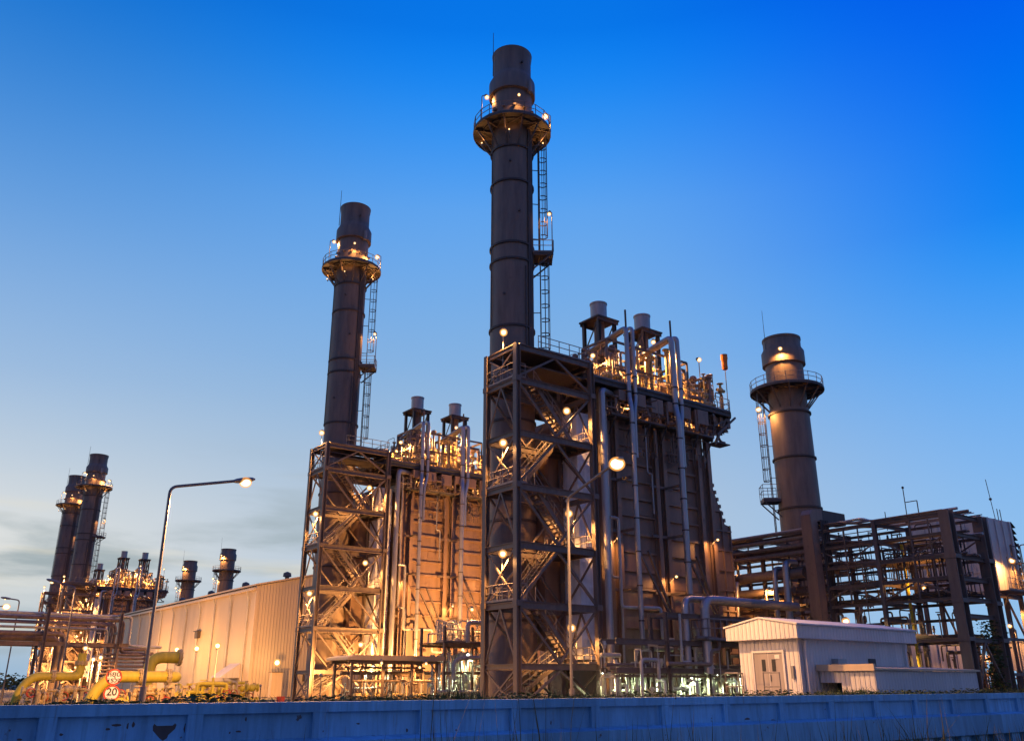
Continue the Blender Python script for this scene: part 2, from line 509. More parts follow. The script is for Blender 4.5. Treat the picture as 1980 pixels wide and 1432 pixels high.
def tall_stack(label, base=(0, 0, 0), r=1.9):
    c = (base[0], base[1], 0)
    st = thing('exhaust_stack', label, 'chimney', base, 'tall exhaust stacks')
    H = 59.3
    sh = MB().lathe(c, [(r+.05, 0), (r, 44.5), (r, 53.0), (r*1.0, 54.4), (r*1.16, 54.45), (r*1.16, 55.9), (r*1.0, 56.5),
                        (r*.96, 56.8), (r*.96, H-.9), (r*1.0, H-.35), (r*1.02, H), (r*.93, H), (r*.9, H-6)], 48)
    sh.build('shell', 'stack', st)
    for z in (6.2, 13.8, 22, 30.3, 36.6, 38.2, 44.5, 48.1):
        MB().ring(c, r-.01, r+.13, z-.09, z+.09, 40).build('band', 'band', st)
    sm = MB()
    for k in range(12):            # small ports and lugs on the neck
        a = 2*math.pi*k/12
        d = Vector((math.cos(a), math.sin(a), 0))
        o = V(c[0], c[1], 52.4)
        sm.tube(o+d*(r*.96), o+d*(r+.28), .13 if k % 3 else .2, 8)
    sm.build('sampling_port', 'steel', st)
    cb = MB()
    for k in range(3):
        d = xdir(R(-27-k*7))
        cb.beam(V(c[0], c[1], 26)+d*(r+.1), V(c[0], c[1], 50.2)+d*(r+.1), .1, .16)
    cb.build('cable_tray', 'steel_dark', st)
    for th_, z0, z1 in ((205, 30, 50), (-52, 27, 36)):
        d = xdir(R(th_))
        MB().tube(V(*c)+d*(r+.09)+V(0, 0, z0), V(*c)+d*(r+.09)+V(0, 0, z1), .05, 6).build('conduit', 'steel_dark', st)
    for th_, z in ((-70, 41.3), (-110, 33.2), (-95, 46.4), (-60, 57.5)):
        d = xdir(R(th_))
        MB().tube(V(*c)+d*(r*.9)+V(0, 0, z), V(*c)+d*(r+.16)+V(0, 0, z), .11, 8).build('test_nozzle', 'steel_dark', st)
    gallery(st, c, 50.5, r*.99, 3.65)
    th = R(-4)
    ladder(st, c, th, r+.62, 26.5, 37.4, 28.7)
    ladder(st, c, th+R(14), r+.62, 37.6, 51.5, 39.9)
    d = xdir(th+R(5)); s = Vector((-d.y, d.x, 0)); o = V(c[0], c[1], 37.5)
    mb = MB()
    q = [o+d*(r-.05)-s*1.1, o+d*(r+1.75)-s*1.1, o+d*(r+1.75)+s*1.1, o+d*(r-.05)+s*1.1]
    mb.add([p for p in q]+[p+V(0, 0, .1) for p in q], [(0, 3, 2, 1), (4, 5, 6, 7), (0, 1, 5, 4), (1, 2, 6, 5), (2, 3, 7, 6), (3, 0, 4, 7)])
    for k in (-1, 1):
        mb.beam(o+d*(r-.03)+s*k*1.0-V(0, 0, 1.5), o+d*(r+1.6)+s*k*1.0-V(0, 0, .05), .1, .12)
        mb.beam(o+d*(r-.03)+s*k*1.0-V(0, 0, .09), o+d*(r+1.75)+s*k*1.0-V(0, 0, .09), .12, .18)
    rp = mb.build('rest_platform', 'grating', st)
    MB().rails([q[0]+V(0, 0, .1), q[1]+V(0, 0, .1), q[2]+V(0, 0, .1), q[3]+V(0, 0, .1)], 1.15, .035, 1.0).build('railing', 'rail', rp)
    d = xdir(R(205))
    MB().tube(V(*c)+d*(r+.1)+V(0, 0, 56.5), V(*c)+d*(r+.1)+V(0, 0, 61.6), .045, 6, .025).build('lightning_rod', 'steel_dark', st)
    d = xdir(R(-40))
    MB().tube(V(*c)+d*(r*1.17)+V(0, 0, 55.4), V(*c)+d*(r*1.17)+V(0, 0, 54.2), .22, 8).build('warning_light', 'lamp', st)
    o = V(*c)
    for th_, ra, zf, zh, pw, rr, bl in ((188, r+.55, 50.6, 54.5, 70, .19, 'sodium'), (-4, r+1.3, 50.6, 52.4, 190, .26, 'hot')):
        d = xdir(R(th_))
        floodlight(st, o+d*(ra+.45)+V(0, 0, zf), o+d*ra+V(0, 0, zh), (-d.x*.5, -d.y*.5, -1), pw, rr, bl)
    d = xdir(R(-1))
    floodlight(st, o+d*(r+1.72)+V(0, 0, 37.6), o+d*(r+1.5)+V(0, 0, 42.0), (-d.x*.2, -d.y*.2, -1), 30, .15)
    for th_, ra, pw in ((-14, r+1.05, 17), (-165, r+1.0, 11), (-95, r+1.0, 6)):  # small uplights added to brighten the gallery underside
        d = xdir(R(th_))
        floodlight(st, o+d*(r+.02)+V(0, 0, 48.9), o+d*(ra)+V(0, 0, 49.0), (d.x*.25, d.y*.25, 1), pw, .07)
    d = xdir(R(-75))
    floodlight(st, o+d*(r+.1)+V(0, 0, 53.3), o+d*(r+.6)+V(0, 0, 53.2), (d.x*.3, d.y*.3, -1), 36, .12, 'sodium')
    return st


def bypass_stack(label, base, r=2.15, ladder_th=178):
    c = (base[0], base[1], 0)
    st = thing('bypass_stack', label, 'chimney', base, 'short bypass stacks')
    MB().lathe(c, [(r*1.04, 0), (r*1.02, 20), (r, 30.6), (r*.96, 31.2), (r*.96, 36.2), (r*1.10, 36.3), (r*1.10, 37.9), (r*.97, 38.4),
                   (r*.97, 39.3), (r*1.0, 39.35), (r*1.0, 39.6), (r*.9, 39.6), (r*.86, 35)], 48).build('shell', 'stack', st)
    for z in (8, 14.5, 19.6, 25.2, 30.4):
        MB().ring(c, r-.01, r*1.03+.12, z-.09, z+.09, 40).build('band', 'band', st)
    gallery(st, c, 33.2, r*.96, r*1.86)
    ladder(st, c, R(ladder_th), r+.62, 14, 33.6, 22.8)
    d = xdir(R(ladder_th-3)); s = Vector((-d.y, d.x, 0)); o = V(c[0], c[1], 20.4)
    mb = MB(); q = [o+d*(r-.05)-s*1., o+d*(r+1.75)-s*1., o+d*(r+1.75)+s*1., o+d*(r-.05)+s*1.]
    mb.add([p for p in q]+[p+V(0, 0, .3) for p in q], [(0, 3, 2, 1), (4, 5, 6, 7), (0, 1, 5, 4), (1, 2, 6, 5), (2, 3, 7, 6), (3, 0, 4, 7)])
    for k in (-1, 1):
        mb.beam(o+d*(r-.03)+s*k*.9-V(0, 0, 1.7), o+d*(r+1.6)+s*k*.9-V(0, 0, .02), .1, .12)
    rp = mb.build('rest_platform', 'grating', st)
    MB().rails([p+V(0, 0, .3) for p in q], 1.6, .035, 1.0).build('railing', 'rail', rp)
    d = xdir(R(200)); o = V(*c)
    MB().tube(o+d*(r+.08)+V(0, 0, 37), o+d*(r+.08)+V(0, 0, 43.0), .045, 6, .02).build('lightning_rod', 'steel_dark', st)
    d = xdir(R(248))
    floodlight(st, o+d*(r+.0)+V(0, 0, 37.9), o+d*(r+.85)+V(0, 0, 37.5), (-d.x*.1, -d.y*.1, -1), 200, .2)
    d = xdir(R(188))
    floodlight(st, o+d*(r+1.4)+V(0, 0, 32.9), o+d*(r+1.45)+V(0, 0, 31.0), (-d.x*.3, -d.y*.3, -1), 180, .26, 'hot')
    return st


# ================================================================== stair towers
def flight(t, p, q, w=1.0):
    p = Vector(p); q = Vector(q)
    mb = MB()
    off = V(0, w/2, 0)
    for k in (-1, 1):
        mb.beam(p+off*k, q+off*k, .08, .3)
    n = max(6, int(abs(q.z-p.z)/.27))
    for i in range(1, n):
        c = p.lerp(q, i/n)
        mb.box(c.x-.15, c.x+.15, c.y-w/2+.04, c.y+w/2-.04, c.z+.02, c.z+.07)
    f = mb.build('stair_flight', 'steel', t)
    rl = MB()
    for k in (-1, 1):
        for h in (1.05, .6):
            rl.tube(p+off*k+V(0, 0, h), q+off*k+V(0, 0, h), .03, 5, caps=False)
        for i in range(5):
            c = p.lerp(q, i/4)+off*k
            rl.tube(c, c+V(0, 0, 1.05), .03, 5, caps=False)
    rl.build('railing', 'rail', f)
    return f


def stair_tower(label, bright=1.):
    A0, A1, B0, B1 = -4.5, 3.0, -6.6, -2.75
    t = thing('stair_tower', label, 'stair tower', (-.75, -4.6, 0), 'stair towers')
    top = 26.2
    for a in (A0, A1):
        for b in (B0, B1):
            mb = MB().hbeam((a, b, 0), (a, b, top), .42, .42, up=(1, 0, 0), t=.06)
            for z in (7.1, 15.4, 23.5):
                mb.box(a-.25, a+.25, b-.25, b+.25, z-.35, z+.05)
            mb.box(a-.4, a+.4, b-.4, b+.4, 0, .12)
            mb.build('column', 'steel', t)
    lv = [0, 3.0, 7.1, 11.2, 15.4, 19.4, 23.5, top]
    for z in lv[1:]:
        mb = MB()
        h = .5 if z > 3.5 else .4
        for b in (B0, B1):
            mb.hbeam((A0+.22, b, z-h/2), (A1-.22, b, z-h/2), .26, h, t=.05)
        for a in (A0, A1):
            mb.hbeam((a, B0+.22, z-h/2), (a, B1-.22, z-h/2), .24, h*.8, t=.05)
        mb.build('floor_beam', 'steel', t)
    mid = (A0+A1)/2
    for i, (z0, z1) in enumerate(zip(lv[:-1], lv[1:])):
        mb = MB()
        for b in (B0+.03, B1-.03):
            if i % 2 == 0:      # legs rise to the middle of the upper beam
                mb.beam((A0+.2, b, z0+.1), (mid, b, z1-.45), .16, .16); mb.beam((A1-.2, b, z0+.1), (mid, b, z1-.45), .16, .16)
            else:
                mb.beam((mid, b, z0+.05), (A0+.2, b, z1-.4), .16, .16); mb.beam((mid, b, z0+.05), (A1-.2, b, z1-.4), .16, .16)
        for a in (A0-.02, A1+.02):
            if i % 2 == 0:
                mb.beam((a, B0+.15, z0+.1), (a, B1-.15, z1-.4), .12, .12)
                mb.beam((a, B1-.15, z0+.1), (a, B0+.15, z1-.4), .12, .12)
            else:
                mb.beam((a, B1-.15, z0+.1), (a, (B0+B1)/2, z1-.4), .12, .12)
                mb.beam((a, B0+.15, z0+.1), (a, (B0+B1)/2, z1-.4), .12, .12)
        mb.build('brace', 'steel', t)
    # landings
    left = [7.1, 15.4, 23.5]; right = [3.0, 11.2, 19.4]
    for z in left:
        mb = MB().box(A0-.1, A0+2.0, B0+.1, B1-.1, z+.003, z+.06)
        for k in range(5):
            bb = B0+.4+k*.75
            mb.beam((A0, bb, z-.13), (A0+2., bb, z-.13), .08, .2)
        ld = mb.build('landing', 'grating', t)
        MB().rails([(A0+2., B1-.15, z+.06), (A0-.1, B1-.15, z+.06), (A0-.1, B0+.12, z+.06), (A0+.9, B0+.12, z+.06)], 1.15, .035, 1.).build('railing', 'rail', ld)
    for z in right:
        mb = MB().box(A1-2.0, A1+.1, B0+.1, B1-.1, z+.003, z+.06)
        for k in range(5):
            bb = B0+.4+k*.75
            mb.beam((A1-2., bb, z-.13), (A1, bb, z-.13), .08, .2)
        ld = mb.build('landing', 'grating', t)
        MB().rails([(A1-2., B1-.15, z+.06), (A1+.1, B1-.15, z+.06), (A1+.1, B0+.12, z+.06), (A1-.9, B0+.12, z+.06)], 1.15, .035, 1.).build('railing', 'rail', ld)
    bf, bk = B0+.85, B1-.85
    seq = [(0, 'L'), (3.0, 'R'), (7.1, 'L'), (11.2, 'R'), (15.4, 'L'), (19.4, 'R'), (23.5, 'L')]
    for i in range(6):
        z0, s0 = seq[i]; z1, s1 = seq[i+1]
        y = bf if i % 2 else bk
        x0 = A0+1.9 if s0 == 'L' else A1-1.9
        x1 = A0+1.9 if s1 == 'L' else A1-1.9
        if i == 0: x0 = A0+.4
        flight(t, (x0, y, z0), (x1, y, z1))
    mb = MB().box(A0, A1, B0+.25, B1-.25, top+.004, top+.07)
    rf = mb.build('roof_deck', 'grating', t)
    MB().rails([(A0+2.2, B0+.1, top+.07), (A1, B0+.1, top+.07), (A1, B1, top+.07)], 1.1, .035, 1.).build('railing', 'rail', rf)
    # stiffened plate arch seen in the top bay (platform under the roof)
    MB().box(A0+2.3, A1-.3, B0+.5, B1-.3, 24.9, 25.02).build('landing', 'grating', t)
    for z, hz, pw in ((7.1, 10.5, 420), (15.4, 18.7, 420), (23.5, 27.6, 520)):
        floodlight(t, (A0+.1, B0+1.9, z), (A0-.1, B0+1.55, hz), (-.3, -.2, -1), pw*bright, .25)
    for z, hz, pw in ((3.0, 5.6, 320), (11.2, 14.0, 420), (19.4, 22.2, 480)):
        floodlight(t, (A1-.9, B0+1.5, z), (A1-1.6, B0+1.2, hz), (-.2, -.3, -1), pw*bright, .25)
    return t


# ================================================================== boilers
def clutter(mb, rng, x0, x1, y0, y1, z0, z1, n, rmax=.14):
    """small-bore pipework: right-angled runs, stubs, flanges and handwheels"""
    for i in range(n):
        x = rng.uniform(x0, x1); y = rng.uniform(y0, y1); zt = z0+(z1-z0)*rng.random()**1.4
        r = rng.uniform(.035, rmax)
        k = rng.random()
        if k < .34:
            mb.tube((x, y, z0), (x, y, zt), r, 6)
            if rng.random() < .6: mb.tube((x, y, zt), (x, y, zt+.12), r*2.1, 8)
            if rng.random() < .5: mb.ring((x, y, 0), .16, .21, zt+.2, zt+.25, 10)
        elif k < .7:
            dx = rng.choice((-1, 1))*rng.uniform(.6, 2.4)
            if rng.random() < .5:
                x2 = min(max(x+dx, x0), x1)
                mb.pipe([(x, y, z0), (x, y, zt), (x2, y, zt), (x2, y, max(z0, zt-rng.uniform(.4, 1.6)))], r, 6, .2, 3)
            else:
                y2 = min(max(y+dx, y0), y1)
                mb.pipe([(x, y, z0), (x, y, zt), (x, y2, zt), (x, y2, max(z0, zt-rng.uniform(.4, 1.6)))], r, 6, .2, 3)
        elif k < .86:
            mb.tube((x, y, zt-.25), (x, y, zt+.25), r*1.7, 8)
            mb.ball((x, y, zt), r*2.4, 8)
            mb.tube((x, y, z0), (x, y, zt), r*.8, 6)
        else:
            a = rng.choice(((1, 0), (0, 1)))
            ln = rng.uniform(.8, 2.6)
            p = V(min(x, x1-a[0]*ln), min(y, y1-a[1]*ln), zt)
            mb.tube(p, p+V(a[0]*ln, a[1]*ln, 0), r*1.2, 7)
            for t in (0, 1):
                mb.tube(p+V(a[0]*ln*t, a[1]*ln*t, -(zt-z0)), p+V(a[0]*ln*t, a[1]*ln*t, 0), .04, 5)
    return mb


def steam_vent(label, base, grp='silencer vents on the boiler roofs'):
    x, y, z = base
    t = thing('steam_vent', label, 'vent', base, grp)
    fr = MB()
    for a in (-1, 1):
        for b in (-1, 1):
            fr.hbeam((x+a*1.0, y+b*1.0, z), (x+a*1.0, y+b*1.0, z+8.3), .3, .3, up=(1, 0, 0))
    for zz in (2.6, 5.4):
        for a in (-1, 1):
            fr.beam((x+a, y-1, z+zz), (x+a, y+1, z+zz), .16, .2); fr.beam((x-1, y+a, z+zz), (x+1, y+a, z+zz), .16, .2)
    for a in (-1, 1):
        fr.beam((x+a, y-1, z+.1), (x+a, y+1, z+2.6), .09); fr.beam((x-1, y+a, z+2.6), (x+1, y+a, z+5.4), .09)
        fr.beam((x+a, y+1, z+5.4), (x+a, y-1, z+8.2), .09)
    fr.build('support_frame', 'steel_dark', t)
    tp = MB().box(x-1.35, x+1.35, y-1.35, y+1.35, z+8.3, z+8.45)
    for k in (-1, 1):
        tp.beam((x-1.3, y+k*1.2, z+8.15), (x+1.3, y+k*1.2, z+8.15), .1, .28)
    tp.build('top_plate', 'steel_dark', t)
    MB().lathe((x, y, z), [(.3, 8.2), (.78, 8.46), (.78, 10.1), (.84, 10.12), (.84, 10.26), (.7, 10.26), (.66, 9.2)], 24).build('silencer', 'silver_dull', t)
    MB().lathe((x, y, z), [(.26, .2), (.26, 3.4), (.5, 4.6), (.5, 8.2)], 16).build('vent_pipe', 'pipe_brown', t)
    return t


def boiler(label, seed=1, bright=1.):
    t = thing('heat_recovery_boiler', label, 'boiler', (12, 0, 0), 'heat recovery boilers')
    rng = random.Random(seed)
    ZD = 25.4
    A0, A1, BF, BK = 6.2, 18.6, -4.3, 4.3
    mb = MB().box(A0, A1, BF, BK, 3.0, 23.6)
    cs = mb.build('casing', 'casing', t)
    MB().box(A0+.3, A1+4.3, BF+.9, BK-.9, 0, 2.99).build('plinth', 'steel_dark', t)
    # panel stiffeners and bay columns on the front and end
    for a in (6.2, 7.3, 11.9, 12.9, 17.4, 18.75):
        mb = MB().hbeam((a, BF-.35, 0), (a, BF-.35, ZD-.4), .42, .5, up=(0, 1, 0), t=.07)
        mb.build('column', 'casing', t)
    for b0 in (-2.0, 2.0, 4.4):
        MB().hbeam((A1+.3, b0, 9), (A1+.3, b0, ZD-.4), .36, .4, up=(1, 0, 0), t=.06).build('column', 'casing', t)
    stf = MB()
    z = 4.4; k = 0
    while z < 23.4:
        for a0, a1 in ((7.55, 11.65), (13.15, 17.15)):
            stf.beam((a0, BF-.12, z), (a1, BF-.12, z), .24, .14 if k % 2 else .22)
        stf.beam((A1+.12, BF+.3, z), (A1+.12, BK, z), .2, .2)
        z += 1.48; k += 1
    stf.build('stiffener', 'casing', cs)
    for a0, a1 in ((7.9, 9.6), (9.9, 11.3), (13.5, 15.2), (15.4, 16.9)):
        for z0 in (8.9, 14.8, 20.8):
            if rng.random() < .7:
                MB().box(a0, a1, BF-.06, BF-.002, z0+.15, z0+1.2).build('access_panel', 'casing', cs)
    # breeching towards the stack (the funnel behind the stair tower) and the tall aluminium clad duct
    MB().prism([(6.2, 4), (6.2, 22.8), (3.6, 22.8), (2.3, 21.6), (1.5, 12), (1.5, 7), (2.4, 4.6)], -2.3, 2.3).build('breeching', 'casing', t)
    dz = MB()
    dz.box(3.1, 4.75, -4.6, -2.75, 3.4, 22.6)
    for zz in [3.4+1.9*i for i in range(11)]:
        dz.box(3.05, 4.8, -4.65, -2.7, zz, zz+.12)
    dz.build('clad_duct', 'silver_pale', t)
    qp = MB()
    for i in range(9):
        for j in range(2):
            z0 = 4.1+i*1.9
            x0 = 3.2+j*.73
            qp.add([(x0, -4.602, z0+.75), (x0+.36, -4.602, z0+.1), (x0+.72, -4.602, z0+.75), (x0+.36, -4.602, z0+1.4), (x0+.36, -4.72, z0+.75)],
                   [(0, 1, 4), (1, 2, 4), (2, 3, 4), (3, 0, 4)])
    qp.build('cladding_sheet', 'silver_pale', t, smooth=False)
    # inlet transition falling to the turbine duct
    tr = MB().prism([(A1+.02, 3.2), (A1+.02, 21.9), (21.2, 15.35), (21.9, 15.2), (21.9, 3.2)], BF+.25, BK-.25)
    tr.build('inlet_transition', 'casing', t)
    st2 = MB()
    for i in range(10):
        zz = 4.2+i*1.75
        xe = 21.86 if zz < 15.1 else A1 + (21.9-zz)/6.55*2.6
        st2.beam((A1+.4, BF+.16, zz), (xe, BF+.16, zz), .16, .14)
        st2.beam((xe+.04, BF+.3, zz), (xe+.04, BK-.3, zz), .18, .18)
    for a in (19.6, 20.7, 21.75):
        zt = 21.9-(min(a, 21.2)-A1)/2.6*6.55
        st2.beam((a, BF+.17, 3.3), (a, BF+.17, zt-.1), .14, .14)
    for i in range(11):            # stepped lugs along the sloping edge
        f = i/10
        x = A1+.1+2.4*f; zz = 21.8-6.2*f
        st2.box(x-.05, x+.2, BF+.2, BF+.9, zz-.05, zz+.26)
    st2.build('stiffener', 'casing', cs)
    MB().prism([(21.92, 3.4), (21.92, 8.4), (37, 8.4), (37, 3.4)], -3.0, 3.0).build('turbine_duct', 'casing', t)
    for a in (25.5, 28.5, 31.5, 34.5):
        MB().box(a-.12, a+.12, -3.2, 3.2, 3.3, 8.55).build('duct_flange', 'steel', t)
        MB().box(a-.3, a+.3, -2.6, 2.6, 0, 3.3).build('plinth', 'concrete', t)
    # top deck with overhang
    dk = MB().box(2.6, 20.9, -6.1, 5.6, ZD, ZD+.08)
    for b in (-6.0, -4.2, 0, 5.4):
        dk.hbeam((2.7, b, ZD-.22), (20.85, b, ZD-.22), .22, .42, t=.05)
    for i in range(13):
        a = 2.8+i*1.48
        dk.beam((a, -5.9, ZD-.18), (a, 5.3, ZD-.18), .14, .3)
    dko = dk.build('top_deck', 'grating', t)
    MB().rails([(3.2, -6.0, ZD+.08), (20.9, -6.0, ZD+.08)], 1.2, .035, 1.4).rails([(20.9, 5.5, ZD+.08), (2.7, 5.5, ZD+.08), (2.7, -2, ZD+.08)], 1.2, .035, 1.4).build('railing', 'rail', dko)
    for b in (-5.6, -2, 2, 5.2):
        br = MB()
        br.beam((18.9, b, 22.2), (20.7, b, ZD-.45), .2, .2)
        br.beam((18.9, b, 23.9), (21.2, b, ZD-.42), .16, .16)
        br.build('deck_bracket', 'steel', dko)
    dp = MB()
    dp.pipe([(19.9, -5.0, ZD-.5), (19.9, -5.0, 23.6), (20.4, -5.0, 22.75), (21.0, -5.0, 22.75)], .13, 7)
    dp.pipe([(19.4, -4.6, ZD-.5), (19.4, -4.6, 22.9), (19.0, -4.4, 22.3)], .1, 7)
    dp.build('drain_pipe', 'pipe_brown', t)
    for k in range(5):
        MB().box(18.9+.5*k, 19.3+.5*k, BF-1.3+.2*(k % 2), BF+.4, ZD-1.0-.35*(k % 3), ZD-.45).build('junction_box', 'casing', t)
    for b in (-5.9, -5.0, -3.6):
        MB().beam((18.95, b, 23.0), (21.7, b, ZD-.3), .14, .18).build('deck_bracket', 'steel', dko)
    MB().box(18.95, 20.9, -5.7, -4.45, 22.35, 22.45).build('side_platform', 'grating', t)
    cv = MB().prism([(20.9, -6.1), (21.6, -5.5), (22.0, -4.2), (22.0, 2.8), (21.6, 4.8), (20.9, 5.6)], ZD-.3, ZD+.08, 'z')
    cv.build('deck_end', 'grating', dko)
    MB().rails([(20.9, -6.0, ZD+.08), (21.55, -5.45, ZD+.08), (21.93, -4.2, ZD+.08), (21.93, 2.8, ZD+.08), (21.55, 4.75, ZD+.08), (20.9, 5.5, ZD+.08)], 1.2, .035, .9).build('railing', 'rail', dko)
    # middle service walkway just under the deck
    wk = MB().box(6.0, 18.6, BF-1.5, BF-.65, 22.6, 22.68)
    for i in range(7):
        a = 6.4+i*2
        wk.beam((a, BF-.6, 22.45), (a, BF-1.5, 22.45), .12, .22)
        wk.beam((a, BF-.6, 21.2), (a, BF-1.4, 22.35), .09, .09)
    wko = wk.build('walkway', 'grating', t)
    MB().rails([(6.0, BF-1.48, 22.68), (18.6, BF-1.48, 22.68)], 1.15, .03, 1.5).build('railing', 'rail', wko)
    cable = MB()
    for k in range(5):
        z = 23.3+k*.35
        cable.tube((5.2, BF-.75-k*.1, z), (18.6, BF-.75-k*.1, z), .08+.03*(k % 2), 6)
    cable.build('cable_tray', 'steel_dark', t)
    # drums on the deck
    for a in (9.0, 14.9, 19.0):
        r = 1.0 if a < 18 else .7
        d = MB()
        prof = [(.02, 0), (r*.6, .12), (r*.9, .4), (r, .8)]
        d.tube((a, -3.2, ZD+1.5), (a, 4.4, ZD+1.5), r, 20, caps=False)
        for y0, sg in ((-3.2, -1), (4.4, 1)):
            n = 20; vs = []; fs = []
            steps = [(1, 0), (.9, .28), (.6, .5), (.05, .6)]
            for rr, off in steps:
                for i in range(n):
                    an = 2*math.pi*i/n
                    vs.append((a+r*rr*math.cos(an), y0+sg*off*r, ZD+1.5+r*rr*math.sin(an)))
            for j in range(3):
                for i in range(n):
                    fs.append((j*n+i, j*n+(i+1) % n, (j+1)*n+(i+1) % n, (j+1)*n+i))
            d.add(vs, fs)
        for b in (-2.2, 3.2):
            d.box(a-r*.8, a+r*.8, b-.15, b+.15, ZD+.09, ZD+1.1)
        d.build('steam_drum', 'pipe_brown', t)
    for i, (a0, a1, b0, b1, hh, n) in enumerate(((3.2, 7.4, -5.4, 4.6, 2.2, 40), (6.8, 10.6, -5.2, 4, 5.6, 75), (10.6, 14.2, -5.2, 4, 5.4, 75), (14.2, 18.4, -5.2, 4, 5.0, 75), (18.0, 19.6, -5.4, 4, 2.4, 34), (19.2, 21.4, -5.2, 2, 4.6, 60))):
        cl = MB()
        clutter(cl, rng, a0, a1, b0, b1, ZD+.09, ZD+hh, n, .17)
        cl.build('deck_pipework', 'pipe_brown' if i % 2 else 'valve', t)
        vt = MB()
        for k in range(7):
            x = rng.uniform(a0, a1); y = rng.uniform(b0, b0+4); z = ZD+rng.uniform(.8, hh*.8)
            rr = rng.uniform(.16, .34)
            vt.ball((x, y, z), rr, 10); vt.tube((x, y, ZD+.09), (x, y, z+rr*2.2), rr*.4, 7); vt.tube((x, y, z+rr*2.2), (x, y, z+rr*2.3), rr*1.1, 10)
            vt.tube((x-rr*1.7, y, z), (x+rr*1.7, y, z), rr*.55, 8)
        vt.build('valve', 'valve', t)
    un = MB()
    clutter(un, rng, 6.6, 18, BF-1.35, BF-.75, 19.8, 22.4, 26, .1)
    un.build('hanging_pipework', 'pipe_brown', t)
    un = MB()
    clutter(un, rng, 4.4, 18.4, BF-1.9, BF-.5, 22.75, ZD-.45, 80, .12)
    clutter(un, rng, 18.9, 21.2, BF-1.2, BF+3, 23.6, ZD-.42, 50, .12)
    un.build('underdeck_pipework', 'pipe_brown', t)
    for k in range(6):
        x = 6.5+k*1.9
        MB().box(x, x+.8+.3*(k % 3), BF-1.9-.1*(k % 2), BF-1.2, ZD-1.5-.2*(k % 3), ZD-.6).build('junction_box', 'casing', t)
    # light frames and upper gantry between the vents
    gf = MB()
    for a in (7.0, 12.4, 17.2):
        for b in (-4.4, -1.2):
            gf.beam((a, b, ZD), (a, b, ZD+4.6), .15, .15)
        gf.beam((a, -4.4, ZD+4.6), (a, -1.2, ZD+4.6), .15, .2)
        gf.beam((a, -4.4, ZD+2.4), (a, -1.2, ZD+2.4), .12, .16)
    for b in (-4.4, -1.2):
        gf.beam((7, b, ZD+4.6), (17.2, b, ZD+4.6), .12, .2); gf.beam((7, b, ZD+2.4), (17.2, b, ZD+2.4), .12, .16)
    gf.build('deck_frame', 'steel', t)
    # risers: twin pipes that come over the edge, jog outward and drop as one
    for a, zt, zb, r in ((7.7, 30.6, 4.2, .2), (13.3, 31.0, 6.4, .26)):
        p1 = MB().pipe([(a-.2, -1.2, zt-.9), (a-.2, -5.0, zt-.2), (a-.2, -6.35, zt), (a-.2, -6.35, 24.3), (a-.55, -6.9, 23.1), (a-.55, -6.9, zb)] +
                       ([(a+2.6, -6.9, zb)] if a < 10 else [(a+.0, -6.9, zb-1.2), (a+.0, -6.9, 2)]), r, 12, .5)
        p1.build('riser_pipe', 'silver', t)
        p2 = MB().pipe([(a+.55, -1.2, zt-.6), (a+.55, -5.0, zt+.1), (a+.55, -6.35, zt+.2), (a+.55, -6.35, 24.2), (a-.08, -6.75, 22.6), (a-.08, -6.75, 19)], r*.85, 12, .5)
        p2.build('riser_pipe', 'silver', t)
        for z in (26.2, 24.7):
            for q in ((a-.2, r), (a+.55, r*.85)):
                MB().ring((q[0], -6.35, 0), q[1]-.01, q[1]+.06, z-.06, z+.06, 14).build('pipe_clamp', 'steel_dark', t)
        z = zb+2
        while z < 22.5:
            MB().ring((a-.55, -6.9, 0), r-.01, r+.045, z-.05, z+.05, 14).build('pipe_clamp', 'steel_dark', t); z += 2.6
        MB().tube((a-.2, -6.35, zt), (a-.2, -6.35, zt+1.6), .09, 6).build('vent_stub', 'steel_dark', t)
        hg = MB()
        for z in (8.6, 13.2, 17.4):
            hg.beam((a-.55, -4.8, z), (a-.55, -6.55, z), .16, .2)
            hg.beam((a-2.3, -4.82, z+.05), (a+.4, -4.82, z+.05), .12, .24)
        hg.beam((a-.4, -6.8, 11.5), (a+2.8, -6.8, 6.6), .16, .16)
        hg.build('pipe_support', 'steel', t)
    # tall pale downcomer next to the stair tower and its thin kinked companions
    MB().pipe([(6.6, -5.2, 24.6), (4.6, -6.1, 24.4), (4.6, -6.1, 3.2), (4.6, -6.1, 2.2)], .27, 12, .5).build('downcomer', 'silver', t)
    MB().hbeam((5.15, -5.2, 0), (5.15, -5.2, ZD-.4), .36, .36, up=(1, 0, 0), t=.06).build('column', 'steel', t)
    mb = MB()
    mb.pipe([(5.1, -6.0, 14.0), (6.0, -6.0, 14.0), (6.0, -6.0, 7.2), (9.0, -7.2, 7.2), (9.0, -7.2, 4.9), (10.2, -7.2, 4.9)], .13, 8, .3)
    mb.pipe([(5.6, -5.4, 24), (5.6, -5.4, 9.5), (6.6, -5.4, 9.5), (6.6, -5.4, 2)], .1, 8, .3)
    mb.pipe([(10.4, -5.2, 23), (10.4, -5.2, 18.4), (10.9, -5.2, 18.4), (10.9, -5.2, 15)], .07, 6, .2)
    mb.build('drain_pipe', 'silver_dull', t)
    ls = MB()
    for a in (8.4, 14.0):
        ls.beam((a, -6.75, 11.6), (a+3.0, -6.2, 6.7), .17, .17)
    ls.build('raking_strut', 'steel', t)
